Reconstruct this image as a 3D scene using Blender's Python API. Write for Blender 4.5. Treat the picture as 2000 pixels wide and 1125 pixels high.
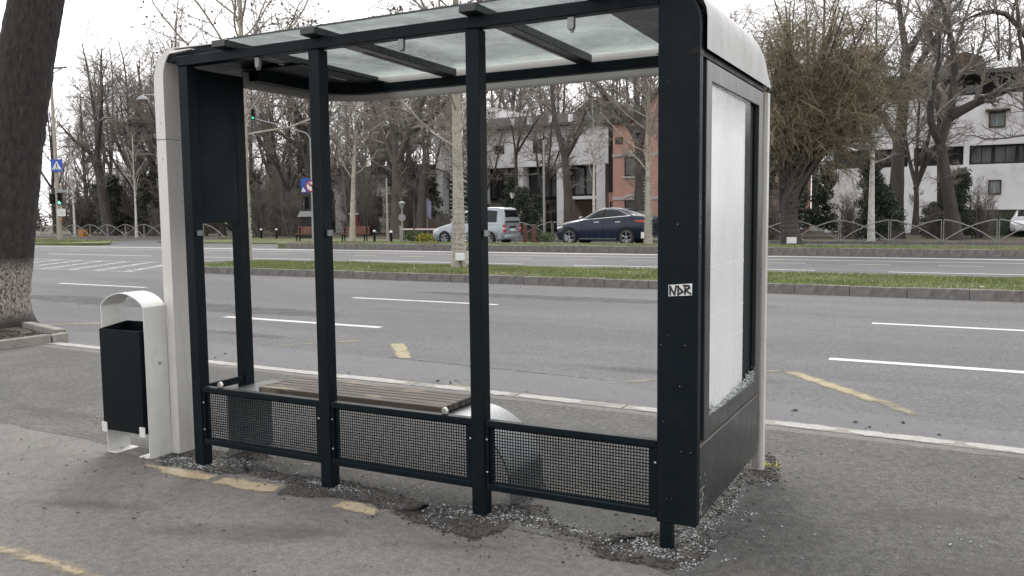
import bpy, bmesh, math, random
import numpy as np
from mathutils import Vector, Matrix

random.seed(11)
RNG = np.random.default_rng(11)
for o in list(bpy.data.objects):
    bpy.data.objects.remove(o)
scene = bpy.context.scene
COL = scene.collection
rad = math.radians

# ------------------------------------------------------------------ camera
cam_data = bpy.data.cameras.new("camera")
cam_data.sensor_fit = 'HORIZONTAL'
cam_data.sensor_width = 36.0
cam_data.lens = 1656.29 / 2000 * 36.0
cam_data.clip_start = 0.05
cam_data.clip_end = 600.0
cam = bpy.data.objects.new("camera", cam_data)
COL.objects.link(cam)
_r = Vector((0.8842713, 0.46684594, -0.01091517))
_u = Vector((-0.03069215, 0.0814272, 0.99620661))
_f = Vector((-0.4659638, 0.8805819, -0.08633224))
_m = Matrix((( _r.x, _u.x, -_f.x, 1.5744), (_r.y, _u.y, -_f.y, -3.6851), (_r.z, _u.z, -_f.z, 1.55), (0, 0, 0, 1)))
cam.matrix_world = _m
scene.camera = cam

# ------------------------------------------------------------------ light
SUN_EL, SUN_AZ = rad(42), rad(-30)        # azimuth from +Y towards +X
world = bpy.data.worlds.new("World")
scene.world = world
world.use_nodes = True
wn, wl = world.node_tree.nodes, world.node_tree.links
wn.clear()
sky = wn.new("ShaderNodeTexSky")
sky.sky_type = 'NISHITA'
sky.sun_disc = False
sky.sun_elevation = SUN_EL
sky.sun_rotation = SUN_AZ
sky.dust_density = 6.0
sky.air_density = 1.2
hsv = wn.new("ShaderNodeHueSaturation")
hsv.inputs["Saturation"].default_value = 0.10
mixw = wn.new("ShaderNodeMixRGB")
mixw.inputs["Fac"].default_value = 0.72
mixw.inputs["Color2"].default_value = (9.0, 8.9, 9.1, 1)      # even cloud layer
bg = wn.new("ShaderNodeBackground")
bg.inputs["Strength"].default_value = 0.12
wo = wn.new("ShaderNodeOutputWorld")
wl.new(sky.outputs[0], hsv.inputs["Color"])
wl.new(hsv.outputs[0], mixw.inputs["Color1"])
wl.new(mixw.outputs[0], bg.inputs["Color"])
wl.new(bg.outputs[0], wo.inputs["Surface"])
sd = bpy.data.lights.new("sun", 'SUN')
sd.energy = 0.7
sd.angle = rad(25)
sd.color = (1.0, 0.96, 0.9)
sun = bpy.data.objects.new("sun", sd)
COL.objects.link(sun)
_d = Vector((math.cos(SUN_EL) * math.sin(SUN_AZ), math.cos(SUN_EL) * math.cos(SUN_AZ), math.sin(SUN_EL)))
sun.rotation_euler = _d.to_track_quat('Z', 'Y').to_euler()
sun.location = (20, 20, 40)
vs = scene.view_settings
vs.view_transform = 'Standard'
vs.look = 'None'
vs.exposure = 0.95
vs.gamma = 1.0
vs.use_curve_mapping = False
scene.render.engine = 'CYCLES'
scene.cycles.use_denoising = True
scene.cycles.max_bounces = 6
scene.cycles.transparent_max_bounces = 16

# ------------------------------------------------------------------ frames
RA = -0.0259                              # the road runs 1.5 degrees off the shelter
CA, SA = math.cos(RA), math.sin(RA)
def W(x, y, z=0.0):
    return (CA * x - SA * y, SA * x + CA * y, z)

# ------------------------------------------------------------------ materials
def nodes_of(name):
    m = bpy.data.materials.new(name)
    m.use_nodes = True
    return m, m.node_tree.nodes, m.node_tree.links, m.node_tree.nodes["Principled BSDF"]

def ramp(n, stops):
    r = n.new("ShaderNodeValToRGB")
    e = r.color_ramp.elements
    e[0].position, e[0].color = stops[0][0], (*stops[0][1], 1)
    e[1].position, e[1].color = stops[-1][0], (*stops[-1][1], 1)
    for p, c in stops[1:-1]:
        k = e.new(p); k.color = (*c, 1)
    return r

def noise(n, l, scale, detail=6, rough=0.6, vec=None, dist=0.0):
    t = n.new("ShaderNodeTexNoise")
    t.inputs["Scale"].default_value = scale
    t.inputs["Detail"].default_value = detail
    t.inputs["Roughness"].default_value = rough
    t.inputs["Distortion"].default_value = dist
    if vec is None:
        tc = n.new("ShaderNodeTexCoord"); vec = tc.outputs["Object"]
    l.new(vec, t.inputs["Vector"])
    return t

def mapped(n, l, scale=(1, 1, 1), rot=(0, 0, 0)):
    tc = n.new("ShaderNodeTexCoord"); mp = n.new("ShaderNodeMapping")
    mp.inputs["Scale"].default_value = scale
    mp.inputs["Rotation"].default_value = rot
    l.new(tc.outputs["Object"], mp.inputs["Vector"])
    return mp.outputs["Vector"]

def mixc(n, l, fac, a, b, mode='MIX'):
    m = n.new("ShaderNodeMixRGB"); m.blend_type = mode
    for sock, v in ((m.inputs["Fac"], fac), (m.inputs["Color1"], a), (m.inputs["Color2"], b)):
        if hasattr(v, "links") or hasattr(v, "is_linked"): l.new(v, sock)
        elif isinstance(v, (int, float)): sock.default_value = v
        else: sock.default_value = (*v, 1)
    return m.outputs["Color"]

def bump(n, l, b, height, strength=0.3, dist=0.01):
    bp = n.new("ShaderNodeBump")
    bp.inputs["Strength"].default_value = strength
    bp.inputs["Distance"].default_value = dist
    l.new(height, bp.inputs["Height"])
    l.new(bp.outputs["Normal"], b.inputs["Normal"])

def M(name, col, rough=0.6, metal=0.0, var=0.12, scale=6.0, bmp=0.0, bscale=60.0, bdist=0.004, dirt=None, spec=0.5, coat=0.0, stretch=None):
    m, n, l, b = nodes_of(name)
    vec = mapped(n, l, stretch) if stretch else None
    t = noise(n, l, scale, 8, 0.62, vec)
    lo = tuple(c * (1 - var) for c in col); hi = tuple(min(1, c * (1 + var)) for c in col)
    r = ramp(n, [(0.3, lo), (0.7, hi)])
    l.new(t.outputs["Fac"], r.inputs["Fac"])
    out = r.outputs["Color"]
    if dirt:
        dcol, dscale, amt = dirt
        t2 = noise(n, l, dscale, 9, 0.7, None, 0.5)
        r2 = ramp(n, [(0.5, (0, 0, 0)), (0.72, (amt,) * 3)])
        l.new(t2.outputs["Fac"], r2.inputs["Fac"])
        out = mixc(n, l, r2.outputs["Color"], out, dcol)
    l.new(out, b.inputs["Base Color"])
    t9 = noise(n, l, 5.5, 8, 0.7, mapped(n, l, (1, 1, 0.18)), 0.4)
    mr9 = n.new("ShaderNodeMapRange"); mr9.inputs["From Min"].default_value = 0.3; mr9.inputs["From Max"].default_value = 0.7
    mr9.inputs["To Min"].default_value = max(0.03, rough * 0.72); mr9.inputs["To Max"].default_value = min(1.0, rough * 1.3)
    l.new(t9.outputs["Fac"], mr9.inputs["Value"]); l.new(mr9.outputs["Result"], b.inputs["Roughness"])
    b.inputs["Metallic"].default_value = metal
    b.inputs["Specular IOR Level"].default_value = spec
    if coat: 
        b.inputs["Coat Weight"].default_value = coat
        b.inputs["Coat Roughness"].default_value = 0.06
    if bmp:
        t3 = noise(n, l, bscale, 6, 0.7)
        bump(n, l, b, t3.outputs["Fac"], bmp, bdist)
    return m

def asphalt(name, base, tint, grain, patchy, blotch, stretch=(1, 1, 1), spots=0.0, crack=0.0):
    m, n, l, b = nodes_of(name)
    v = mapped(n, l, stretch)
    big = noise(n, l, 0.55, 7, 0.6, v, 0.4)
    r = ramp(n, [(0.3, tuple(c * (1 - patchy) for c in base)), (0.52, base), (0.74, tuple(c * (1 + patchy) for c in tint))])
    l.new(big.outputs["Fac"], r.inputs["Fac"])
    mid = noise(n, l, 3.1, 8, 0.7, None, 0.8)
    r1 = ramp(n, [(0.36, (1 - blotch,) * 3), (0.6, (1, 1, 1))])
    l.new(mid.outputs["Fac"], r1.inputs["Fac"])
    c = mixc(n, l, 1.0, r.outputs["Color"], r1.outputs["Color"], 'MULTIPLY')
    fine = noise(n, l, 80, 6, 0.9)
    r2 = ramp(n, [(0.40, (1 - grain,) * 3), (0.60, (1 + grain,) * 3)])
    l.new(fine.outputs["Fac"], r2.inputs["Fac"])
    c = mixc(n, l, 1.0, c, r2.outputs["Color"], 'MULTIPLY')
    mott = noise(n, l, 21, 5, 0.75)
    rm = ramp(n, [(0.38, (1 - grain * 0.55,) * 3), (0.62, (1 + grain * 0.55,) * 3)])
    l.new(mott.outputs["Fac"], rm.inputs["Fac"])
    c = mixc(n, l, 1.0, c, rm.outputs["Color"], 'MULTIPLY')
    vo = n.new("ShaderNodeTexVoronoi"); vo.inputs["Scale"].default_value = 75
    tc = n.new("ShaderNodeTexCoord"); l.new(tc.outputs["Object"], vo.inputs["Vector"])
    r3 = ramp(n, [(0.0, (1 + grain * 1.3,) * 3), (0.25, (1, 1, 1))])
    l.new(vo.outputs["Distance"], r3.inputs["Fac"])
    c = mixc(n, l, 1.0, c, r3.outputs["Color"], 'MULTIPLY')
    if crack:
        vc = n.new("ShaderNodeTexVoronoi"); vc.feature = 'DISTANCE_TO_EDGE'; vc.inputs["Scale"].default_value = 0.33
        wob = noise(n, l, 2.5, 5, 0.6)
        ad = mixc(n, l, 0.12, tc.outputs["Object"], wob.outputs["Color"], 'ADD')
        l.new(ad, vc.inputs["Vector"])
        r4 = ramp(n, [(0.0, (1 - crack,) * 3), (0.006, (1, 1, 1))])
        l.new(vc.outputs["Distance"], r4.inputs["Fac"])
        c = mixc(n, l, 1.0, c, r4.outputs["Color"], 'MULTIPLY')
    if spots:
        vs_ = n.new("ShaderNodeTexVoronoi"); vs_.inputs["Scale"].default_value = 5.0; vs_.inputs["Randomness"].default_value = 1
        l.new(tc.outputs["Object"], vs_.inputs["Vector"])
        r5 = ramp(n, [(0.0, (spots,) * 3), (0.055, (0, 0, 0))])
        l.new(vs_.outputs["Distance"], r5.inputs["Fac"])
        c = mixc(n, l, r5.outputs["Color"], c, (0.03, 0.028, 0.026))
    l.new(c, b.inputs["Base Color"])
    b.inputs["Roughness"].default_value = 0.82
    b.inputs["Specular IOR Level"].default_value = 0.35
    bump(n, l, b, fine.outputs["Fac"], 0.5, 0.004)
    return m

MAT = {}
MAT['road'] = asphalt("road asphalt", (0.106, 0.106, 0.108), (0.114, 0.113, 0.114), 0.42, 0.16, 0.12, (0.16, 1.5, 1), 0, 0.10)
MAT['patch'] = asphalt("smooth asphalt repair", (0.124, 0.124, 0.128), (0.130, 0.128, 0.128), 0.16, 0.10, 0.10, (0.3, 1.6, 1))
MAT['pavement'] = asphalt("pavement asphalt", (0.148, 0.137, 0.126), (0.166, 0.152, 0.140), 0.34, 0.13, 0.13, (1, 1, 1), 0.5, 0.10)
MAT['pavement_in'] = asphalt("older pavement asphalt", (0.086, 0.084, 0.078), (0.098, 0.094, 0.089), 0.55, 0.2, 0.22, (1, 1, 1), 0.3, 0.06)
MAT['dirt'] = M("dusty dirt", (0.075, 0.062, 0.050), 0.95, 0, 0.35, 9, 0.6, 90)
MAT['anthracite'] = M("anthracite powder coat", (0.0032, 0.0072, 0.0098), 0.46, 0.0, 0.14, 3, 0.04, 300, dirt=((0.018, 0.018, 0.016), 9, 0.35), spec=0.12)
MAT['anthracite_lit'] = M("anthracite coat lit tone", (0.018, 0.021, 0.022), 0.30, 0.0, 0.10, 3, 0.03, 300, dirt=((0.06, 0.055, 0.048), 9, 0.3), spec=0.5)  # same coat as anthracite, lighter: the lit side's tone put into colour
MAT['shell_white'] = M("white lacquered sheet", (0.56, 0.55, 0.52), 0.30, 0.0, 0.05, 2.5, dirt=((0.40, 0.36, 0.30), 5, 0.30), coat=0.2)
MAT['roof_white'] = M("roof end sheet reflection grey", (0.40, 0.40, 0.385), 0.4, 0.0, 0.12, 1.5, dirt=((0.26, 0.25, 0.22), 4, 0.6), spec=0.25)  # white sheet greyed, dark tree reflections put into its colour
MAT['shell_inner'] = M("white sheet shaded tone", (0.42, 0.41, 0.385), 0.5, 0.0, 0.1, 3, dirt=((0.28, 0.25, 0.21), 6, 0.4))  # darker copy of the white sheet, underside shade put into colour
MAT['bin_white'] = M("white bin paint", (0.60, 0.60, 0.57), 0.38, 0.0, 0.05, 4, dirt=((0.36, 0.34, 0.30), 10, 0.3))
MAT['bin_dark'] = M("dark bin paint", (0.0035, 0.006, 0.0075), 0.5, 0.0, 0.15, 4, spec=0.12)
MAT['steel'] = M("brushed steel", (0.50, 0.50, 0.48), 0.3, 1.0, 0.15, 10)
MAT['plate'] = M("grey bench plate", (0.17, 0.178, 0.18), 0.30, 0.35, 0.15, 5, 0.08, 40, dirt=((0.34, 0.34, 0.32), 9, 0.5))
MAT['black'] = M("black plastic", (0.004, 0.004, 0.0045), 0.5, spec=0.2)
MAT['poster'] = M("white lightbox sheet", (0.70, 0.71, 0.705), 0.28, 0, 0.04, 2.0)
MAT['fold'] = M('sheet fold', (0.80, 0.80, 0.79), 0.3, 0, 0.02)
MAT['wood_end'] = M("dark slat edge", (0.045, 0.030, 0.022), 0.8)
MAT['pale_yellow'] = M('pale yellow road paint', (0.46, 0.42, 0.27), 0.7, 0, 0.12, 20, dirt=((0.18, 0.17, 0.15), 14, 0.5))
MAT['kerb'] = M("old kerb concrete", (0.150, 0.140, 0.130), 0.9, 0, 0.28, 5, 0.5, 40, dirt=((0.055, 0.05, 0.045), 4, 0.7))
MAT['kerbtop'] = M("pale kerb stone", (0.215, 0.205, 0.185), 0.9, 0, 0.22, 7, 0.5, 50, dirt=((0.10, 0.09, 0.075), 3, 0.7))
MAT['kerbwhite'] = M("white painted kerb", (0.43, 0.41, 0.385), 0.85, 0, 0.16, 14, 0.5, 60, dirt=((0.15, 0.14, 0.13), 9, 0.55))
MAT['soil'] = M("dark soil and leaf litter", (0.050, 0.041, 0.030), 1.0, 0, 0.45, 1.6, 0.8, 30, 0.02)
MAT['turf'] = M("short turf", (0.105, 0.122, 0.045), 1.0, 0, 0.35, 1.1, 0.6, 60, 0.02, dirt=((0.095, 0.078, 0.045), 0.8, 0.7))
MAT['blade'] = M("grass blade", (0.150, 0.185, 0.058), 0.8, 0, 0.35, 0.9, dirt=((0.20, 0.165, 0.09), 0.55, 0.6))
MAT['park'] = M("winter park ground", (0.062, 0.058, 0.032), 1.0, 0, 0.4, 0.35, 0.5, 20, 0.02, dirt=((0.050, 0.040, 0.028), 0.9, 0.8))
MAT['white_line'] = M("white road paint", (0.50, 0.50, 0.48), 0.7, 0, 0.1, 30, dirt=((0.16, 0.16, 0.16), 14, 0.55))
MAT['concrete_pole'] = M("pale concrete pole", (0.30, 0.275, 0.23), 0.85, 0, 0.1, 4, 0.2)
MAT['galv'] = M("galvanised steel", (0.27, 0.28, 0.28), 0.5, 0.4, 0.12, 5)
MAT['fence'] = M("painted grey fence tube", (0.25, 0.245, 0.23), 0.6, 0.1, 0.14, 5)
MAT['signblue'] = M("blue sign sheet", (0.012, 0.065, 0.36), 0.4, 0, 0.05)
MAT['signwhite'] = M("white sign sheet", (0.65, 0.65, 0.63), 0.45, 0, 0.04)
MAT['signred'] = M("red sign sheet", (0.42, 0.02, 0.02), 0.45, 0, 0.05)
MAT['darkred'] = M('dark red sheet', (0.13, 0.018, 0.018), 0.6)
MAT['rubber'] = M("tyre rubber", (0.016, 0.016, 0.017), 0.8)
MAT['alloy'] = M("alloy rim", (0.32, 0.33, 0.34), 0.35, 0.7)
MAT['navy'] = M("navy car paint", (0.0042, 0.0115, 0.031), 0.28, 0.0, 0.04, coat=0.25, spec=0.35)
MAT['silver'] = M("silver blue car paint", (0.30, 0.335, 0.365), 0.3, 0.35, 0.03, coat=0.8)
MAT['carwhite'] = M("white car paint", (0.62, 0.63, 0.65), 0.3, 0, 0.03, coat=0.8)
MAT['carglass'] = M("dark car glass", (0.006, 0.010, 0.011), 0.08, 0, 0.1, spec=0.32)
MAT['chrome'] = M("chrome trim", (0.62, 0.63, 0.64), 0.2, 1.0, 0.05)
MAT['redlens'] = M("red lens", (0.45, 0.012, 0.014), 0.2, 0, 0.1, coat=0.5)
MAT['amber'] = M("amber plastic", (0.30, 0.14, 0.035), 0.4)
MAT['benchred'] = M("red brown bench boards", (0.165, 0.075, 0.058), 0.8, 0, 0.2)
MAT['facade'] = M("white plaster", (0.80, 0.795, 0.80), 0.9, 0, 0.06, 0.5, dirt=((0.40, 0.385, 0.37), 0.7, 0.45))
MAT['darkroof'] = M("dark roof sheet", (0.034, 0.030, 0.028), 0.8, 0, 0.2, 0.8)
MAT['eave'] = M("dark timber eave", (0.017, 0.015, 0.014), 0.8, 0, 0.2, 1)
MAT['terracotta'] = M("salmon red brickwork", (0.44, 0.255, 0.205), 0.9, 0, 0.12, 1.2, dirt=((0.36, 0.19, 0.15), 1.2, 0.5))
MAT['doorwood'] = M("brown timber", (0.060, 0.038, 0.022), 0.7, 0, 0.2, 2)
MAT['glazing'] = M("dark window glass", (0.018, 0.020, 0.021), 0.12, 0, 0.3, 0.4, spec=0.6)
MAT['palepane'] = M("greenish window glass", (0.14, 0.18, 0.175), 0.12, 0, 0.3, 0.6)
MAT['bark_dark'] = M("dark furrowed bark", (0.050, 0.044, 0.038), 0.95, 0, 0.35, 3, 0.8, 14, 0.03, stretch=(1, 1, 0.25))
MAT['bark_mid'] = M("brown bark", (0.074, 0.061, 0.051), 0.95, 0, 0.3, 3, 0.6, 16, 0.03, stretch=(1, 1, 0.3))
MAT['twig'] = M("brown twigs", (0.200, 0.174, 0.148), 0.95, 0, 0.3, 0.7)  # twigs lightened, faint haze put into this and the dark twig colour
MAT['twig_dark'] = M("dark twigs", (0.158, 0.138, 0.118), 0.95, 0, 0.35, 0.7)
MAT['twig_gold'] = M("straw brown twigs", (0.205, 0.170, 0.112), 0.9, 0, 0.6, 0.4)
MAT['bark_white'] = M("pale flaking bark", (0.36, 0.335, 0.275), 0.85, 0, 0.15, 4, 0.3, 25, 0.01, dirt=((0.13, 0.105, 0.075), 5.5, 1.0), stretch=(1, 1, 0.6))
MAT['bark_birch'] = M("birch bark", (0.54, 0.525, 0.48), 0.85, 0, 0.12, 4, 0.2, 25, 0.01, dirt=((0.06, 0.05, 0.042), 5.5, 0.9))
MAT['ever'] = M("dark evergreen leaf", (0.034, 0.048, 0.027), 0.6, 0, 0.5, 0.8)
MAT['ivy'] = M("ivy leaf", (0.030, 0.042, 0.020), 0.6, 0, 0.5, 1.0)
MAT['hedge'] = M("green shrub leaf", (0.055, 0.090, 0.022), 0.7, 0, 0.4, 1.5)
MAT['yellowleaf'] = M("yellow green shrub leaf", (0.26, 0.24, 0.035), 0.7, 0, 0.3, 3)
MAT['seedball'] = M("brown seed ball", (0.085, 0.055, 0.035), 0.95)
MAT['glassbit'] = M("crumbled safety glass", (0.36, 0.38, 0.375), 0.25, 0, 0.4, 40, spec=0.8)
MAT['crumb'] = M("asphalt crumb", (0.034, 0.030, 0.027), 0.95, 0, 0.5, 30)
MAT['paletag'] = M("grey marker ink", (0.16, 0.16, 0.165), 0.7)
MAT['marker'] = M("black marker ink", (0.012, 0.011, 0.012), 0.6)
MAT['sticker'] = M("white sticker paper", (0.62, 0.62, 0.61), 0.6, 0, 0.04)

def green_lamp(e=2.6):
    m, n, l, b = nodes_of("lit green signal lens")
    b.inputs["Base Color"].default_value = (0.02, 0.5, 0.3, 1)
    b.inputs["Emission Color"].default_value = (0.10, 1.0, 0.62, 1)
    b.inputs["Emission Strength"].default_value = e
    return m
MAT['greenlamp'] = green_lamp()
MAT['greendim'] = green_lamp(0.35)

def worn(name, col, keep, scale, soft=0.10, col2=None, nscale2=20, rough=0.85):
    """thin coat whose own outline and wear come from a coverage value on the sheet"""
    m, n, l, b = nodes_of(name)
    at = n.new("ShaderNodeAttribute"); at.attribute_name = "cover"
    t = noise(n, l, scale, 10, 0.72, None, 0.5)
    t2 = noise(n, l, scale * 7, 5, 0.7)
    mm = n.new("ShaderNodeMath"); mm.operation = 'MULTIPLY_ADD'; mm.inputs[1].default_value = 1.5
    l.new(t.outputs["Fac"], mm.inputs[0]); l.new(at.outputs["Fac"], mm.inputs[2])
    m2 = n.new("ShaderNodeMath"); m2.operation = 'MULTIPLY_ADD'; m2.inputs[1].default_value = 0.5
    l.new(t2.outputs["Fac"], m2.inputs[0]); l.new(mm.outputs[0], m2.inputs[2])
    mr = n.new("ShaderNodeMapRange"); mr.inputs["From Min"].default_value = 1.0 + keep - soft; mr.inputs["From Max"].default_value = 1.0 + keep + soft
    l.new(m2.outputs[0], mr.inputs["Value"])
    l.new(mr.outputs["Result"], b.inputs["Alpha"])
    r2 = ramp(n, [(0.3, tuple(c * 0.72 for c in col)), (0.7, tuple(c * 1.15 for c in (col2 or col)))])
    t3 = noise(n, l, nscale2, 8, 0.7); l.new(t3.outputs["Fac"], r2.inputs["Fac"])
    l.new(r2.outputs["Color"], b.inputs["Base Color"])
    b.inputs["Roughness"].default_value = rough
    bump(n, l, b, t3.outputs["Fac"], 0.3, 0.003)
    return m
MAT['yellow_path'] = worn("worn ochre paint", (0.37, 0.30, 0.20), 0.60, 7, 0.16)
MAT['yellow_mid'] = worn('mottled ochre paint', (0.33, 0.275, 0.185), 0.80, 11, 0.22)
MAT['yellow_faded'] = worn("almost gone ochre paint", (0.30, 0.265, 0.20), 1.05, 7, 0.2)
MAT['yellow_road'] = worn("yellow bus stop paint", (0.30, 0.262, 0.165), 0.68, 6, 0.3)
MAT['yellow_thin'] = worn("thin yellow bus stop paint", (0.25, 0.225, 0.16), 0.86, 5, 0.3)
MAT['white_worn'] = worn("worn white road paint", (0.46, 0.45, 0.43), 0.82, 3, 0.25)
MAT['kerb_paint'] = worn('worn white kerb paint', (0.34, 0.328, 0.31), 0.66, 8, 0.12, None, 14)
MAT['darkfill'] = worn("dark crumbled asphalt", (0.040, 0.037, 0.034), 0.62, 8, 0.10, (0.075, 0.068, 0.060), 45, 0.95)
MAT['stain'] = worn("dark pavement stain", (0.108, 0.102, 0.095), 1.10, 3, 0.45, None, 12)
MAT['roadstain'] = worn("worn road tone", (0.088, 0.088, 0.090), 1.05, 2, 0.45, None, 12)
MAT['dust'] = worn("dry dust", (0.165, 0.145, 0.120), 1.0, 4, 0.4, None, 12)

def wood_mat():
    m, n, l, b = nodes_of("weathered bench wood")
    v = mapped(n, l, (0.6, 14, 14))
    t = noise(n, l, 5, 10, 0.7, v, 0.3)
    r = ramp(n, [(0.28, (0.028, 0.020, 0.015)), (0.5, (0.060, 0.047, 0.037)), (0.72, (0.095, 0.078, 0.062))])
    l.new(t.outputs["Fac"], r.inputs["Fac"])
    v2 = mapped(n, l, (1.2, 5, 1))
    t2 = noise(n, l, 2.2, 6, 0.6, v2, 0.4)
    r2 = ramp(n, [(0.54, (0, 0, 0)), (0.70, (0.6,) * 3)])
    l.new(t2.outputs["Fac"], r2.inputs["Fac"])
    c = mixc(n, l, r2.outputs["Color"], r.outputs["Color"], (0.36, 0.285, 0.205))
    l.new(c, b.inputs["Base Color"])
    b.inputs["Roughness"].default_value = 0.75
    bump(n, l, b, t.outputs["Fac"], 0.3, 0.003)
    return m
MAT['wood'] = wood_mat()

def roof_glass():
    m, n, l, b = nodes_of("dirty roof glass")
    n.remove(b)
    out = n["Material Output"]
    tr = n.new("ShaderNodeBsdfTransparent"); tr.inputs["Color"].default_value = (0.86, 0.92, 0.90, 1)
    tl = n.new("ShaderNodeBsdfTranslucent"); tl.inputs["Color"].default_value = (0.76, 0.80, 0.78, 1)
    gl = n.new("ShaderNodeBsdfGlossy"); gl.inputs["Roughness"].default_value = 0.08
    t = noise(n, l, 2.0, 9, 0.7, None, 0.7)
    r = ramp(n, [(0.30, (0.26,) * 3), (0.72, (0.66,) * 3)])
    l.new(t.outputs["Fac"], r.inputs["Fac"])
    t2 = noise(n, l, 26, 4, 0.6)
    r2 = ramp(n, [(0.60, (0, 0, 0)), (0.70, (0.18,) * 3)])
    l.new(t2.outputs["Fac"], r2.inputs["Fac"])
    f = mixc(n, l, 1.0, r.outputs["Color"], r2.outputs["Color"], 'ADD')
    mx = n.new("ShaderNodeMixShader"); l.new(f, mx.inputs["Fac"]); l.new(tr.outputs[0], mx.inputs[1]); l.new(tl.outputs[0], mx.inputs[2])
    fr = n.new("ShaderNodeFresnel"); fr.inputs["IOR"].default_value = 1.25
    mx2 = n.new("ShaderNodeMixShader"); l.new(fr.outputs[0], mx2.inputs["Fac"]); l.new(mx.outputs[0], mx2.inputs[1]); l.new(gl.outputs[0], mx2.inputs[2])
    l.new(mx2.outputs[0], out.inputs["Surface"])
    return m
MAT['roofglass'] = roof_glass()

def crackle():
    m, n, l, b = nodes_of("shattered glass film")
    v = n.new("ShaderNodeTexVoronoi"); v.feature = 'DISTANCE_TO_EDGE'; v.inputs["Scale"].default_value = 21
    tc = n.new("ShaderNodeTexCoord"); l.new(tc.outputs["Object"], v.inputs["Vector"])
    r = ramp(n, [(0.0, (0.95,) * 3), (0.045, (0.30,) * 3)])
    l.new(v.outputs["Distance"], r.inputs["Fac"])
    t = noise(n, l, 6, 8, 0.75, None, 0.6)
    sep = n.new("ShaderNodeSeparateXYZ"); l.new(tc.outputs["Object"], sep.inputs[0])
    mr = n.new("ShaderNodeMapRange"); mr.inputs["From Min"].default_value = 1.88; mr.inputs["From Max"].default_value = 2.20
    l.new(sep.outputs["Z"], mr.inputs["Value"])
    ad = n.new("ShaderNodeMath"); ad.operation = 'ADD'; l.new(mr.outputs["Result"], ad.inputs[0]); l.new(t.outputs["Fac"], ad.inputs[1])
    r2 = ramp(n, [(0.50, (0, 0, 0)), (1.0, (1, 1, 1))])
    mh = n.new("ShaderNodeMath"); mh.operation = 'MULTIPLY'; mh.inputs[1].default_value = 0.75; l.new(ad.outputs[0], mh.inputs[0])
    l.new(mh.outputs[0], r2.inputs["Fac"])
    a = mixc(n, l, 1.0, r.outputs["Color"], r2.outputs["Color"], 'MULTIPLY')
    l.new(a, b.inputs["Alpha"])
    b.inputs["Base Color"].default_value = (0.42, 0.43, 0.43, 1)
    b.inputs["Roughness"].default_value = 0.2
    return m
MAT['crackle'] = crackle()

def trunk_fore():
    m, n, l, b = nodes_of("rough trunk bark with flaking limewash")
    tc = n.new("ShaderNodeTexCoord")
    v = mapped(n, l, (1, 1, 0.35))
    vo = n.new("ShaderNodeTexVoronoi"); vo.inputs["Scale"].default_value = 34; vo.feature = 'F1'
    wob = noise(n, l, 9, 5, 0.6, v)
    ad = mixc(n, l, 0.16, v, wob.outputs["Color"], 'ADD')
    l.new(ad, vo.inputs["Vector"])
    t = noise(n, l, 17, 8, 0.7, v)
    r = ramp(n, [(0.3, (0.010, 0.009, 0.0085)), (0.62, (0.036, 0.032, 0.028)), (0.8, (0.075, 0.068, 0.058))])
    l.new(t.outputs["Fac"], r.inputs["Fac"])
    sep = n.new("ShaderNodeSeparateXYZ"); l.new(tc.outputs["Object"], sep.inputs[0])
    mr = n.new("ShaderNodeMapRange"); mr.inputs["From Min"].default_value = 1.02; mr.inputs["From Max"].default_value = 0.80
    l.new(sep.outputs["Z"], mr.inputs["Value"])
    mr2 = n.new("ShaderNodeMapRange"); mr2.inputs["From Min"].default_value = 0.08; mr2.inputs["From Max"].default_value = 0.32
    l.new(sep.outputs["Z"], mr2.inputs["Value"])
    t2 = noise(n, l, 42, 8, 0.8, mapped(n, l, (1, 1, 0.5)), 0.8)
    r2 = ramp(n, [(0.44, (0, 0, 0)), (0.53, (1, 1, 1))])
    l.new(t2.outputs["Fac"], r2.inputs["Fac"])
    k = mixc(n, l, 1.0, mr.outputs["Result"], mr2.outputs["Result"], 'MULTIPLY')
    k = mixc(n, l, 1.0, k, r2.outputs["Color"], 'MULTIPLY')
    c = mixc(n, l, k, r.outputs["Color"], (0.34, 0.305, 0.26))
    l.new(c, b.inputs["Base Color"])
    b.inputs["Roughness"].default_value = 0.95
    h = mixc(n, l, 0.5, vo.outputs["Distance"], t.outputs["Fac"])
    bump(n, l, b, h, 0.6, 0.02)
    return m
MAT['trunk_fore'] = trunk_fore()

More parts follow.
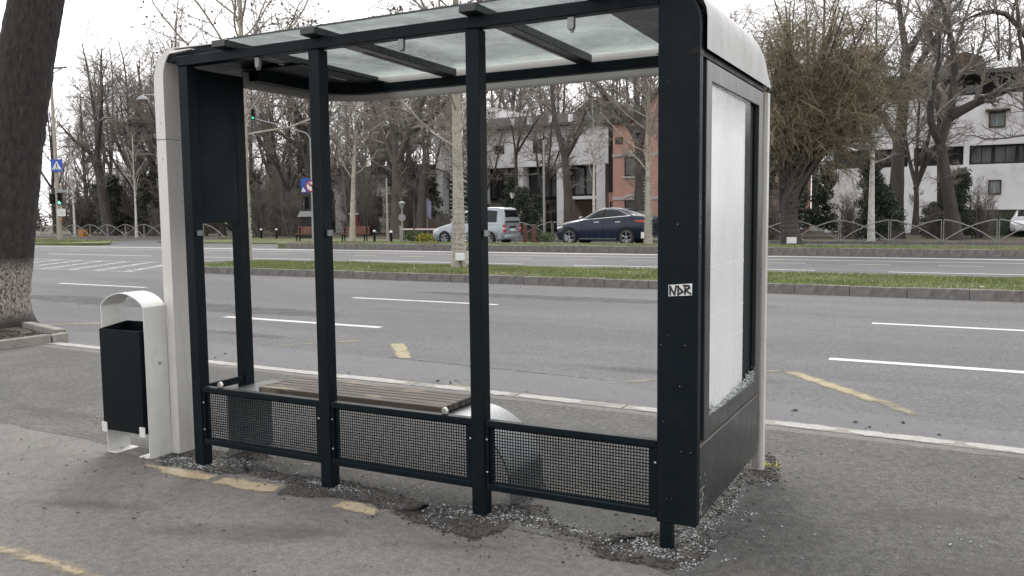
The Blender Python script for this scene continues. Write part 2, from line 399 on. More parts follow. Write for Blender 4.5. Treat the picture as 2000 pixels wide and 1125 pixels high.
# ------------------------------------------------------------------ mesh building
class MB:
    def __init__(s): s.v, s.f = [], []
    def add(s, verts, faces):
        b = len(s.v); s.v += [tuple(map(float, q)) for q in verts]; s.f += [tuple(i + b for i in q) for q in faces]; return s
    def box(s, x0, x1, y0, y1, z0, z1):
        return s.add([(x0, y0, z0), (x1, y0, z0), (x1, y1, z0), (x0, y1, z0), (x0, y0, z1), (x1, y0, z1), (x1, y1, z1), (x0, y1, z1)],
                     [(3, 2, 1, 0), (4, 5, 6, 7), (0, 1, 5, 4), (1, 2, 6, 5), (2, 3, 7, 6), (3, 0, 4, 7)])
    def hexa(s, b4, t4):
        return s.add(list(b4) + list(t4), [(3, 2, 1, 0), (4, 5, 6, 7), (0, 1, 5, 4), (1, 2, 6, 5), (2, 3, 7, 6), (3, 0, 4, 7)])
    def prism(s, prof, a0, a1, axis='y'):
        n = len(prof)
        def p(q, a):
            return (q[0], a, q[1]) if axis == 'y' else ((a, q[0], q[1]) if axis == 'x' else (q[0], q[1], a))
        vs_ = [p(q, a0) for q in prof] + [p(q, a1) for q in prof]
        fs = [tuple(range(n)), tuple(range(2 * n - 1, n - 1, -1))] + [(i, i + n, (i + 1) % n + n, (i + 1) % n) for i in range(n)]
        return s.add(vs_, fs)
    def tube(s, pts, r, k=8, cap=True):
        pts = [Vector(p) for p in pts]; n = len(pts)
        rs = r if isinstance(r, (list, tuple)) else [r] * n
        up = Vector((0.13, 0.31, 0.94)); vs_, fs = [], []
        prev = None
        for i, p in enumerate(pts):
            t = (pts[min(i + 1, n - 1)] - pts[max(i - 1, 0)]).normalized()
            if prev is None:
                a = t.cross(up if abs(t.dot(up)) < 0.9 else Vector((1, 0, 0))).normalized()
            else:
                a = (prev - t * prev.dot(t)).normalized()
            prev = a; b = t.cross(a)
            for j in range(k):
                an = 2 * math.pi * j / k
                vs_.append(p + (a * math.cos(an) + b * math.sin(an)) * rs[i])
        for i in range(n - 1):
            for j in range(k):
                fs.append((i * k + j, i * k + (j + 1) % k, (i + 1) * k + (j + 1) % k, (i + 1) * k + j))
        if cap:
            fs.append(tuple(range(k - 1, -1, -1))); fs.append(tuple((n - 1) * k + j for j in range(k)))
        return s.add(vs_, fs)
    def lathe(s, prof, k=16, axis='z', c=(0, 0, 0)):
        vs_, fs = [], []
        for (r_, h) in prof:
            for j in range(k):
                a = 2 * math.pi * j / k; x, y = r_ * math.cos(a), r_ * math.sin(a)
                q = (x, y, h) if axis == 'z' else ((x, h, y) if axis == 'y' else (h, x, y))
                vs_.append((q[0] + c[0], q[1] + c[1], q[2] + c[2]))
        for i in range(len(prof) - 1):
            for j in range(k):
                fs.append((i * k + j, i * k + (j + 1) % k, (i + 1) * k + (j + 1) % k, (i + 1) * k + j))
        fs.append(tuple(range(k - 1, -1, -1))); fs.append(tuple((len(prof) - 1) * k + j for j in range(k)))
        return s.add(vs_, fs)
    def grid(s, P):
        P = np.asarray(P, float); a, b = P.shape[:2]
        return s.add(P.reshape(-1, 3).tolist(), [(i * b + j, (i + 1) * b + j, (i + 1) * b + j + 1, i * b + j + 1) for i in range(a - 1) for j in range(b - 1)])
    def poly(s, pts, z):
        return s.add([(x, y, z) for x, y in pts], [tuple(range(len(pts)))])
    def build(s, name, mat, parent=None, bevel=0.0, smooth=False, angle=35, thick=0.0, seg=1):
        me = bpy.data.meshes.new(name)
        me.from_pydata(s.v, [], s.f)
        me.validate()
        bm = bmesh.new(); bm.from_mesh(me)
        bmesh.ops.recalc_face_normals(bm, faces=bm.faces)
        if thick:
            bmesh.ops.solidify(bm, geom=bm.faces[:], thickness=thick)
        if bevel:
            es = [e for e in bm.edges if len(e.link_faces) == 2 and e.calc_face_angle(0) > 0.6]
            bmesh.ops.bevel(bm, geom=es, offset=min(bevel, 0.0035) if bevel < 0.009 else bevel, segments=seg, profile=0.5, affect='EDGES', clamp_overlap=True)
        bm.to_mesh(me); bm.free()
        if smooth or bevel:
            me.polygons.foreach_set("use_smooth", [True] * len(me.polygons))
            me.set_sharp_from_angle(angle=rad(angle))
        me.materials.append(MAT[mat] if isinstance(mat, str) else mat)
        return link(name, me, parent)

def link(name, me, parent=None):
    o = bpy.data.objects.new(name, me)
    COL.objects.link(o)
    if parent is not None: o.parent = parent
    return o
def tag(o, label=None, cat=None, group=None, kind=None):
    if label: o['label'] = label
    if cat: o['category'] = cat
    if group: o['group'] = group
    if kind: o['kind'] = kind
    return o
def thing(name, label, cat, loc=(0, 0, 0), rz=0.0, group=None):
    o = link(name, None)
    o.location = loc; o.rotation_euler = (0, 0, rz); o.empty_display_size = 0.2
    return tag(o, label, cat, group)
def rdthing(name, label, cat, x, y, z=0.0, rz=0.0, group=None):
    return thing(name, label, cat, W(x, y, z), RA + rz, group)
def struct(o): o['kind'] = 'structure'; return o
def road_frame(o): o.rotation_euler = (0, 0, RA); return o
def copy_tree(o, parent=None):
    c = o.copy(); COL.objects.link(c)
    if parent is not None: c.parent = parent
    for ch in [q for q in o.children]: copy_tree(ch, c)
    return c
def arr_mesh(name, V, Q, mat, smooth=False, n=4):
    me = bpy.data.meshes.new(name)
    V = np.asarray(V, np.float32).reshape(-1, 3); Q = np.asarray(Q, np.int32).reshape(-1, n)
    me.vertices.add(len(V)); me.vertices.foreach_set("co", V.ravel())
    me.loops.add(Q.size); me.loops.foreach_set("vertex_index", Q.ravel())
    me.polygons.add(len(Q)); me.polygons.foreach_set("loop_start", np.arange(0, Q.size, n, dtype=np.int32))
    try: me.polygons.foreach_set("loop_total", np.full(len(Q), n, np.int32))
    except Exception: pass
    if smooth: me.polygons.foreach_set("use_smooth", np.ones(len(Q), bool))
    me.update(calc_edges=True); me.validate()
    me.materials.append(MAT[mat])
    return me

# ------------------------------------------------------------------ ground
def jag(pts, step=0.07, amp=0.012, seed=0):
    """outline of a worn patch: subdivided and roughened"""
    rr = random.Random(seed); out = []
    for (x0, y0), (x1, y1) in zip(pts, pts[1:] + pts[:1]):
        L = math.hypot(x1 - x0, y1 - y0); k = max(1, int(L / step))
        for i in range(k):
            t = i / k
            out.append((x0 + (x1 - x0) * t + rr.gauss(0, amp), y0 + (y1 - y0) * t + rr.gauss(0, amp)))
    return out

def sheet(name, pts, mat, z, cell=0.02, soft=0.05, road=False, kind='structure', parent=None):
    P_ = np.array(pts); lo = P_.min(0) - soft; hi = P_.max(0) + soft
    nx, ny = int((hi[0] - lo[0]) / cell) + 2, int((hi[1] - lo[1]) / cell) + 2
    X, Y = np.meshgrid(lo[0] + np.arange(nx) * cell, lo[1] + np.arange(ny) * cell, indexing='ij')
    Q_ = np.stack([X.ravel(), Y.ravel()], -1); ins = np.zeros(len(Q_), bool); dist = np.full(len(Q_), 9.0)
    for a, b in zip(P_, np.roll(P_, -1, 0)):
        cr = (a[1] > Q_[:, 1]) != (b[1] > Q_[:, 1])
        with np.errstate(divide='ignore', invalid='ignore'): xi = (b[0] - a[0]) * (Q_[:, 1] - a[1]) / (b[1] - a[1]) + a[0]
        ins ^= cr & (Q_[:, 0] < xi)
        d = b - a; t = np.clip(((Q_ - a) @ d) / max(1e-9, d @ d), 0, 1)
        dist = np.minimum(dist, np.linalg.norm(Q_ - a - t[:, None] * d, axis=1))
    cov = np.clip(0.5 + np.where(ins, dist, -dist) / soft * 0.5, 0, 1)
    I = np.arange(nx * ny).reshape(nx, ny)
    F = np.stack([I[:-1, :-1], I[1:, :-1], I[1:, 1:], I[:-1, 1:]], -1).reshape(-1, 4)
    F = F[(cov[F] > 0.02).any(1)]
    use, inv = np.unique(F, return_inverse=True)
    me = arr_mesh(name, np.c_[Q_[use], np.full(len(use), z)], inv.reshape(-1, 4), mat)
    at = me.attributes.new("cover", 'FLOAT', 'POINT'); at.data.foreach_set("value", cov[use].astype(np.float32))
    o = link(name, me, parent); o['kind'] = kind
    return road_frame(o) if road else o

g = MB(); g.box(-260, 140, -30, 260, -0.40, -0.16)
struct(road_frame(g.build('ground', 'soil')))
def kerb_y(x):     # the kerb line bends slightly
    return 2.66 - 0.016 * max(0.0, x) ** 1.6 + 0.004 * math.sin(x * 1.7) + (0.10 if x < -7 else 0)
xs = [-60 + i * 0.5 for i in range(200)]
# pavement: thin slab ending at the kerb
P = [[(x, y, 0.0) for y in (-14, -8, -4, -2, -0.3, 1.0, 2.0, kerb_y(x) - 0.10)] for x in xs]
gm = MB(); gm.grid(P)
gm.grid([[(x, kerb_y(x) - 0.10, 0.0), (x, kerb_y(x) - 0.10, -0.15)] for x in xs])
struct(road_frame(gm.build('pavement', 'pavement')))
# the older, coarser asphalt between shelter line and kerb
g2 = MB(); g2.poly(jag([(-30, 0.02), (-3.9, 0.0), (-2.9, -0.07), (-1.2, -0.10), (0.2, -0.12), (0.62, -0.30), (1.2, -1.4), (2.2, -2.6), (40, -2.6), (40, 1.9), (1.9, 2.42), (-7, 2.5), (-30, 2.5)], 0.12, 0.008, 4), 0.0012)
struct(road_frame(g2.build('pavement_strip', 'pavement_in')))
rd_ = MB(); rd_.add([(-200, 2.0, -0.045), (100, 2.0, -0.045), (100, 40.4, -0.045), (-200, 40.4, -0.045)], [(0, 1, 2, 3)])
struct(road_frame(rd_.build('road', 'road')))
pt = MB(); pt.poly(jag([(-14, 2.5), (40, 1.5), (40, 3.0), (1.6, 3.35), (0.2, 3.55), (-0.9, 3.52), (-1.4, 3.75), (-4.3, 3.92), (-6.6, 3.86), (-14, 3.7)], 0.2, 0.025, 5), -0.0435)
struct(road_frame(pt.build('road_patch', 'patch')))
sheet('gutter_dirt', [(0.3, 2.66), (1.0, 2.62), (2.2, 2.50), (4, 2.2), (4, 2.45), (2.2, 2.72), (1.2, 2.84), (0.6, 2.80)], 'darkfill', -0.0425, 0.03, 0.10, True)
sheet('gutter_dust', [(-12, 2.75), (-4, 2.70), (-2.6, 2.66), (-0.2, 2.70), (0.4, 2.75), (0.2, 2.95), (-2.2, 3.02), (-4.5, 3.0), (-12, 2.98)], 'dust', -0.0425, 0.04, 0.16, True)
sheet('road_seam', [(-4.2, 3.93), (-1.5, 3.77), (-1.5, 3.80), (-4.2, 3.96)], 'darkfill', -0.0424, 0.02, 0.03, True)
sheet('road_seam', [(-30, 7.42), (20, 7.40), (20, 7.425), (-30, 7.445)], 'roadstain', -0.0424, 0.05, 0.05, True)
for k, (x, y, rx, ry) in enumerate(((-7.5, 4.6, 1.4, 0.25), (-12, 6.8, 5, 0.7), (4.0, 4.2, 1.6, 0.3), (-5.0, 10.8, 4, 0.5), (-1.0, 4.4, 1.2, 0.3))):
    sheet('road_stain', [(x + rx * math.cos(a), y + ry * math.sin(a)) for a in [rad(q) for q in range(0, 360, 30)]], 'roadstain', -0.0430, 0.06, 0.25, True)
def stripes(name, lst, mat, z):
    m = MB()
    for q in lst: m.poly(q, z)
    return struct(road_frame(m.build(name, mat)))
def dash(x0, x1, y, w=0.13): return [(x0, y - w / 2), (x1, y - w / 2), (x1, y + w / 2), (x0, y + w / 2)]
Z1 = -0.0420
lane = []
for k in range(-8, 8):
    lane.append(dash(-9.19 + 9.45 * k, -5.9 + 9.45 * k, 9.28, 0.15))
for k in range(-8, 8):
    lane.append(dash(-9.05 + 9.25 * k, -5.9 + 9.25 * k, 5.95, 0.15))
stripes('lane_marking', lane, 'white_line', Z1)
far = [dash(-120, 60, 27.35, 0.42), dash(-120, 60, 25.35, 0.14)]
for k in range(-45, 14): pass
far.append(dash(-120, -26, 26.6, 0.12))
for k in range(-4, 4): far.append(dash(-9.6 + 9 * k, -2.4 + 9 * k, 20.3, 0.14))
stripes('road_marking', far, 'white_line', Z1)
stripes('bus_lane_marking', [dash(-4.35 + 2.38 * k, -3.2 + 2.38 * k, 23.45, 0.12) for k in range(-45, 14)], 'pale_yellow', Z1)
ha = [dash(-90, -20.6, 12.95, 0.16), dash(-90, -21.5, 17.0, 0.16)]
for k in range(0, 46):
    x = -20.9 - 1.38 * k
    ha.append([(x, 13.05), (x - 0.40, 13.05), (x - 2.95, 16.9), (x - 2.55, 16.9)])
hm = MB()
for q in ha: hm.poly(q, Z1)
ho = struct(road_frame(hm.build('hatched_marking', 'white_worn')))
ho.data.attributes.new("cover", 'FLOAT', 'POINT').data.foreach_set("value", np.full(len(ho.data.vertices), 0.84, np.float32))
zz = [[(-11.0, 3.97), (-9.9, 4.90), (-9.72, 4.80), (-10.9, 3.93)], [(-9.95, 4.92), (-9.65, 4.96), (-9.15, 3.98), (-9.42, 3.92)],
      [(-4.87, 4.78), (-4.64, 4.86), (-3.90, 3.98), (-4.08, 3.93)]]
for q in zz: sheet('bus_stop_marking', q, 'yellow_road', -0.0415, 0.025, 0.045, True)
for q in ([(-6.1, 4.03), (-5.42, 4.86), (-5.2, 4.78), (-6.0, 4.0)], [(-2.9, 2.78), (-2.7, 3.0), (-2.2, 3.0), (-2.3, 2.78)],
      [(-1.45, 3.68), (-0.22, 5.03), (-0.02, 5.03), (-1.36, 3.62)], [(-14.6, 4.0), (-13.4, 4.9), (-13.2, 4.8), (-14.5, 3.95)]):
    sheet('faded_bus_stop_marking', q, 'yellow_thin', -0.0415, 0.025, 0.06, True)
sheet('bus_stop_marking', [(-0.14, 5.0), (0.05, 5.05), (1.05, 3.92), (0.82, 3.92)], 'yellow_road', -0.0415, 0.025, 0.05, True)
sheet('faded_bus_stop_marking', [(0.80, 4.0), (1.03, 4.0), (1.34, 3.5), (1.12, 3.52)], 'yellow_thin', -0.0408, 0.025, 0.06, True)

# near kerb: white painted stones set flush, one object each
kerb_root = MB(); kerb_root.grid([[(x, kerb_y(x) - 0.10, -0.004), (x, kerb_y(x) + 0.05, -0.012)] for x in xs])
kerb_root.grid([[(x, kerb_y(x) + 0.05, -0.012), (x, kerb_y(x) + 0.06, -0.05)] for x in xs])
near_kerb = struct(road_frame(kerb_root.build('kerb', 'kerbtop')))
segs = [(-8.75, -7.42), (-7.40, -6.28), (-6.25, -5.22), (-5.2, -3.95), (-3.9, -3.0), (-2.7, -2.33), (-2.32, -1.88), (-1.82, -1.18), (-0.78, -0.2), (0.32, 0.78), (0.84, 1.53), (1.56, 2.65), (2.68, 3.8)]
kx = -14.0; k = 0
while kx < 5.0:
    L = (0.98, 1.02, 0.95, 1.06)[k % 4]; m = MB(); n_ = 6
    top = [(kx + L * j / n_, kerb_y(kx + L * j / n_) + 0.058) for j in range(n_ + 1)]; bot = [(kx + L * j / n_, kerb_y(kx + L * j / n_) - 0.092) for j in range(n_ + 1)]
    m.prism(top + bot[::-1], -0.06, 0.004, 'z'); m.build('kerb_stone', 'kerbtop', near_kerb, 0.004); kx += L + 0.012; k += 1
for i, (a, b) in enumerate(segs):
    rr = random.Random(40 + i); n_ = max(4, int((b - a) / 0.12)); top = []; bot = []
    for j in range(n_ + 1):
        x = a + (b - a) * j / n_; e = min(1.0, 0.55 + 5.0 * min(j, n_ - j) / n_)
        top.append((x, kerb_y(x) - 0.02 + 0.078 * e + rr.gauss(0, 0.007))); bot.append((x, kerb_y(x) - 0.02 - 0.085 * e + rr.gauss(0, 0.010)))
    sheet('kerb_paint', top + bot[::-1], 'kerb_paint', 0.0055, 0.015, 0.035, True)

# medians
def island(name, outline, z, mat):
    m = MB(); m.prism(outline, -0.2, z, 'z'); return struct(road_frame(m.build(name, mat)))
MED_Y0, MED_Y1, MED_X0 = 13.40, 17.2, -20.4
nose = [(MED_X0 + 1.9 - 1.9 * math.sin(t), (MED_Y0 + MED_Y1) / 2 + (MED_Y1 - MED_Y0) / 2 * math.cos(t)) for t in [math.pi * i / 12 for i in range(13)]]
med_out = [(70, MED_Y0), (70, MED_Y1)] + nose
median = island('median', [(x, y) for x, y in med_out], 0.105, 'turf')
def kerb_run(parent, name, x0, x1, y, depth, z0, z1, mat, step, seed, jitter=0.006, flip=1):
    rr = random.Random(seed); x = x0; n = 0; shapes = []
    for v in range(5):
        m = MB(); L = step - 0.009
        pts = [(0, 0), (L, 0), (L, depth), (0, depth)]
        m.hexa([(px, py, z0) for px, py in pts], [(px, py + (0.012 if py == 0 else 0), z1 + rr.gauss(0, 0.006)) for px, py in pts])
        mm = m.build(name, mat, parent, 0.012, seg=1); shapes.append(mm.data); 
        mm.location = (x, y + rr.gauss(0, jitter), 0); x += step; n += 1
    while x < x1 and n < 295:
        o = link(name, shapes[n % 5], parent); o.location = (x, y + rr.gauss(0, jitter), rr.gauss(0, 0.004)); o.rotation_euler = (0, 0, rr.gauss(0, 0.004)); x += step; n += 1
kerb_run(median, 'kerb_stone', -18.6, 18, MED_Y0 - 0.03, 0.17, -0.06, 0.135, 'kerb', 1.0, 3)
kerb_run(median, 'kerb_stone', -18.6, 18, MED_Y1 - 0.12, 0.15, -0.06, 0.112, 'kerb', 1.0, 4)
for i in range(12):
    (xa, ya), (xb, yb) = nose[i], nose[i + 1]
    dx, dy = xb - xa, yb - ya; L = math.hypot(dx, dy); nx, ny = -dy / L, dx / L
    if nx * (xa - MED_X0 - 1.9) + ny * (ya - 15.3) < 0: nx, ny = -nx, -ny
    m = MB()
    q = [(xa - nx * 0.12, ya - ny * 0.12), (xb - nx * 0.12, yb - ny * 0.12), (xb + nx * 0.04, yb + ny * 0.04), (xa + nx * 0.04, ya + ny * 0.04)]
    m.prism(q, -0.06, 0.13, 'z'); m.build('kerb_stone', 'kerb', median)
M2X0 = -31.2
med2_out = [(70, 28.25), (70, 32.2), (-29, 32.2), (-30.6, 31.6), (M2X0, 30.4), (-30.9, 29.2), (-30.2, 28.5), (-29.4, 28.25)]
median2 = island('second_median', med2_out, 0.20, 'turf')
kerb_run(median2, 'kerb_stone', -29.4, 16, 28.2, 0.2, -0.06, 0.235, 'kerb', 1.15, 6, 0.012)
lawn = island('lawn', [(-46, 33.6), (-26.2, 33.2), (-25.4, 36), (-25, 41), (-45, 41)], 0.03, 'turf')
isl = island('traffic_island', [(-90, 37.2), (-65.4, 36.4), (-56.2, 35.0), (-48.5, 32.0), (-45.3, 29.6), (-45.4, 28.8), (-48.3, 28.0), (-51, 27.7), (-90, 27.7)], 0.10, 'turf')
park = island('park_ground', [(-220, 40.6), (110, 40.6), (110, 250), (-220, 250)], 0.02, 'park')

# grass blades on the strips
def blades(name, n, x0, x1, y0, y1, z, hmin, hmax, w, label, seed, parent=None):
    r_ = np.random.default_rng(seed)
    x = r_.uniform(x0, x1, n); y = r_.uniform(y0, y1, n); h = r_.uniform(hmin, hmax, n) * (0.6 + 0.8 * (np.sin(x * 1.3) * np.sin(y * 2.1) * 0.5 + 0.5))
    a = r_.uniform(0, 2 * np.pi, n); lean = r_.normal(0, 0.4, (n, 2)) * h[:, None]
    dx, dy = np.cos(a) * w, np.sin(a) * w
    V = np.stack([np.stack([x - dx, y - dy, np.full(n, z)], -1), np.stack([x + dx, y + dy, np.full(n, z)], -1), np.stack([x + lean[:, 0], y + lean[:, 1], z + h], -1)], 1)
    me = arr_mesh(name, V, np.arange(3 * n), 'blade', n=3)
    o = road_frame(link(name, me)); tag(o, label, 'grass', None, 'stuff')
blades('grass', 70000, -19.6, 9, 13.58, 17.05, 0.10, 0.02, 0.075, 0.009, 'short green winter grass covering the near median strip', 1)
blades('grass', 26000, -30, 8, 28.45, 32.0, 0.195, 0.02, 0.07, 0.012, 'thin green grass on the far median behind the second road', 2)
blades('grass', 9000, -66, -48.5, 28.3, 34, 0.095, 0.02, 0.09, 0.02, 'yellowish grass on the traffic island under the green signal', 3)

# worn paint and crumbled patches on the pavement
def patch(name, pts, mat, z, seed, kind='structure', step=0.05, amp=0.012):
    return sheet(name, pts, mat, z, 0.0125, 0.05 if mat != 'darkfill' else 0.07, False, kind)
patch('path_marking', [(-2.96, -0.15), (-2.76, -0.10), (-2.32, -0.10), (-2.32, -0.21), (-2.58, -0.24)], 'yellow_path', 0.0036, 1)
patch('path_marking', [(-2.30, -0.10), (-1.85, -0.07), (-1.80, -0.19), (-1.90, -0.23), (-2.26, -0.23)], 'yellow_path', 0.0036, 2)
patch('path_marking', [(-1.38, -0.12), (-1.22, -0.12), (-1.07, -0.17), (-1.07, -0.25), (-1.36, -0.23)], 'yellow_path', 0.0036, 3)
patch('path_marking', [(-4.9, -0.05), (-4.16, -0.10), (-3.64, -0.12), (-3.28, -0.15), (-2.96, -0.15), (-2.92, -0.24), (-3.5, -0.21), (-4.03, -0.19), (-4.9, -0.15)], 'yellow_faded', 0.0036, 4)
patch('path_marking', [(-2.6, -1.32), (-2.27, -1.33), (-2.03, -1.32), (-1.6, -1.36), (-1.6, -1.45), (-2.04, -1.43), (-2.6, -1.44)], 'yellow_mid', 0.0036, 5)
DARK = [
    [(-2.96, -0.06), (-2.96, 0.14), (-2.79, 0.29), (-2.43, 0.39), (-2.32, 0.32), (-2.38, 0.16), (-2.19, 0.02), (-2.35, -0.09), (-2.6, -0.09), (-2.82, -0.10)],
    [(-2.41, 0.15), (-2.0, 0.11), (-1.53, 0.17), (-0.91, 0.04), (-0.85, -0.1), (-1.02, -0.14), (-1.38, -0.10), (-1.56, -0.19), (-1.78, -0.2), (-1.84, -0.04), (-2.22, 0.0)],
    [(-1.04, -0.16), (-0.93, 0.02), (-0.76, 0.06), (-0.51, 0.23), (-0.37, 0.08), (-0.36, -0.14), (-0.43, -0.29), (-0.64, -0.28), (-0.85, -0.24)],
    [(-0.51, 0.23), (-0.36, 0.3), (-0.2, 0.08), (0.09, 0.04), (0.3, 0.18), (0.35, 0.13), (0.14, -0.08), (-0.08, -0.05), (-0.32, -0.02)],
    [(0.06, -0.12), (0.15, 0.03), (0.33, 0.19), (0.49, 0.42), (0.55, 0.28), (0.62, 0.06), (0.60, -0.10), (0.5, -0.22), (0.34, -0.22), (0.14, -0.24)],
    [(0.46, 0.49), (0.45, 0.79), (0.45, 1.24), (0.46, 1.78), (0.60, 1.74), (0.70, 1.25), (0.59, 1.15), (0.53, 1.06), (0.55, 0.6), (0.51, 0.43)],
]
for i, q in enumerate(DARK): patch('asphalt_repair', q, 'darkfill', 0.0024, 50 + i, 'structure', 0.04, 0.015)

for k, (x, y, rx, ry, a0) in enumerate(((-3.6, 0.75, 0.9, 0.28, 0.1), (-4.6, 0.5, 0.8, 0.2, 0.0), (-0.55, -0.42, 0.45, 0.12, 0.35), (-1.5, -0.7, 0.6, 0.2, 0.4), (0.95, -0.15, 0.45, 0.10, 0.45), (1.5, 1.0, 0.5, 0.2, 0.4), (-2.6, -0.8, 0.5, 0.14, 0.3), (0.3, -0.62, 0.4, 0.12, 0.4), (1.0, 0.62, 0.35, 0.10, 0.3), (1.7, 0.3, 0.5, 0.2, 0.5), (-3.2, 0.1, 0.35, 0.1, 0.1))):
    pts = [(x + rx * math.cos(a) * math.cos(a0) - ry * math.sin(a) * math.sin(a0), y + rx * math.cos(a) * math.sin(a0) + ry * math.sin(a) * math.cos(a0)) for a in [rad(q) for q in range(0, 360, 30)]]
    sheet('pavement_stain', pts, 'stain', 0.0019, 0.03, 0.14)
sheet('pavement_dust', [(-2.4, 0.2), (-0.7, 0.3), (0.3, 0.35), (0.3, 0.9), (-0.6, 0.8), (-2.3, 0.7)], 'dust', 0.0019, 0.04, 0.2)
sheet('pavement_dust', [(0.6, -0.5), (1.4, -0.1), (1.5, 0.1), (0.7, 0.0)], 'dust', 0.0019, 0.03, 0.15)

def inside(pt, poly):
    x, y = pt; c = False
    for (x0, y0), (x1, y1) in zip(poly, poly[1:] + poly[:1]):
        if (y0 > y) != (y1 > y) and x < (x1 - x0) * (y - y0) / (y1 - y0) + x0: c = not c
    return c
def chips(name, pts, smin, smax, mat, label, cat, seed, flat=0.4):
    """irregular little lumps, all in one heap"""
    r_ = np.random.default_rng(seed); n = len(pts)
    base = np.array([(1, 0, 0), (-1, 0, 0), (0, 1, 0), (0, -1, 0), (0, 0, 1), (0, 0, -1)], float)
    tri = np.array([(0, 2, 4), (2, 1, 4), (1, 3, 4), (3, 0, 4), (2, 0, 5), (1, 2, 5), (3, 1, 5), (0, 3, 5)])
    s = r_.uniform(0, 1, n) ** 3.2 * (smax - smin) + smin
    V = base[None] * s[:, None, None] * r_.uniform(0.5, 1.3, (n, 6, 1))
    a = r_.uniform(0, 6.28, n); c, sn = np.cos(a)[:, None], np.sin(a)[:, None]
    x = V[..., 0] * c - V[..., 1] * sn; y = V[..., 0] * sn + V[..., 1] * c; z = V[..., 2] * flat
    P_ = np.array(pts)
    V = np.stack([x + P_[:, :1], y + P_[:, 1:2], z + P_[:, 2:3] + (s * flat * 0.5)[:, None]], -1)
    F = (tri[None] + (np.arange(n) * 6)[:, None, None]).reshape(-1, 3)
    return tag(link(name, arr_mesh(name, V, F, mat, n=3)), label, cat, None, 'stuff')
rr = random.Random(5)
crumbs = []
for q in DARK:
    xs_ = [a for a, b in q]; ys_ = [b for a, b in q]; k = 0
    area = (max(xs_) - min(xs_)) * (max(ys_) - min(ys_))
    while k < int(area * 5200):
        p = (rr.uniform(min(xs_), max(xs_)), rr.uniform(min(ys_), max(ys_))); k += 1
        if inside(p, q): crumbs.append((*p, 0.003))
for _ in range(900):
    q = rr.choice(DARK); a = rr.choice(q); crumbs.append((a[0] + rr.gauss(0, 0.10), a[1] + rr.gauss(0, 0.10), 0.003))
chips('gravel', crumbs, 0.002, 0.011, 'crumb', 'dark loose asphalt crumbs around the feet of the bus shelter', 'gravel', 3)
gl = []
def spray(cx, cy, sx, sy, n, rot=0):
    subs = [(rr.gauss(0, sx), rr.gauss(0, sy), rr.uniform(0.10, 0.45)) for _ in range(max(3, n // 60))]
    for q in range(n):
        c = rr.choice(subs) if q % 5 else (0, 0, 1.0)
        a, b = c[0] + rr.gauss(0, sx) * c[2], c[1] + rr.gauss(0, sy) * c[2]
        gl.append((cx + a * math.cos(rot) - b * math.sin(rot), cy + a * math.sin(rot) + b * math.cos(rot), 0.004))
spray(-2.62, 0.05, 0.13, 0.09, 800); spray(-2.30, 0.18, 0.16, 0.07, 420); spray(-2.85, 0.0, 0.10, 0.06, 260)
spray(-1.60, 0.02, 0.10, 0.06, 520); spray(-1.2, 0.05, 0.45, 0.09, 260)
spray(-0.50, 0.10, 0.16, 0.08, 620); spray(-0.75, -0.05, 0.14, 0.08, 320); spray(-0.1, 0.03, 0.22, 0.06, 380)
spray(0.25, -0.10, 0.09, 0.06, 420); spray(0.45, 0.02, 0.09, 0.10, 620); spray(0.48, 0.30, 0.05, 0.16, 420); spray(0.52, 0.9, 0.05, 0.3, 420)
spray(0.64, 1.2, 0.05, 0.06, 90); spray(0.70, 0.55, 0.12, 0.25, 130); spray(0.9, 0.4, 0.4, 0.7, 90); spray(-1.2, -0.6, 1.4, 0.5, 60)
spray(1.6, 0.7, 0.8, 0.8, 140); spray(-3.6, 0.8, 1.1, 0.7, 150); spray(-1.0, 1.0, 1.3, 0.5, 160)
chips('broken_glass', gl, 0.0012, 0.0085, 'glassbit', 'white crumbs of broken safety glass scattered under the bus shelter', 'broken glass', 7, 0.5)

# ------------------------------------------------------------------ bus shelter
sh = thing('bus_shelter', 'dark grey bus shelter with glass roof and its back panes smashed out', 'bus shelter', (0, 0, 0))
XP = (-2.65, -1.63, -0.624)
for x in XP:
    m = MB(); m.box(x, x + 0.076, 0.0, 0.076, -0.03, 2.462); m.build('rear_post', 'anthracite', sh, 0.006)
m = MB(); m.box(-2.675, -2.60, 0.405, 0.485, -0.03, 2.462); m.build('side_post', 'anthracite', sh, 0.006)
m = MB(); m.box(-2.66, 0.366, -0.002, 0.066, 2.465, 2.524); m.build('rear_beam', 'anthracite', sh, 0.005)
m = MB(); m.box(-2.099, 0.44, 1.325, 1.395, 2.433, 2.493); m.build('front_beam', 'anthracite', sh, 0.005)
# wide column at the lightbox end, its outer top corner rounded
prof = [(0.368, 0.125), (0.555, 0.125), (0.555, 2.37)] + [(0.385 + 0.17 * math.cos(t), 2.37 + 0.17 * math.sin(t)) for t in [rad(a) for a in range(10, 91, 10)]] + [(0.368, 2.54)]
m = MB(); m.prism(prof, 0.0, 0.055, 'y'); column = m.build('end_column', 'anthracite', sh, 0.006)
m = MB(); m.box(0.383, 0.437, 0.002, 0.060, -0.03, 0.124); m.build('column_foot', 'anthracite', sh, 0.004)
m = MB(); m.box(0.36, 0.55, -0.0015, 0.02, 2.250, 2.2525); m.box(0.515, 0.5565, -0.003, 0.06, 2.234, 2.262); m.build('column_joint', 'black', column)
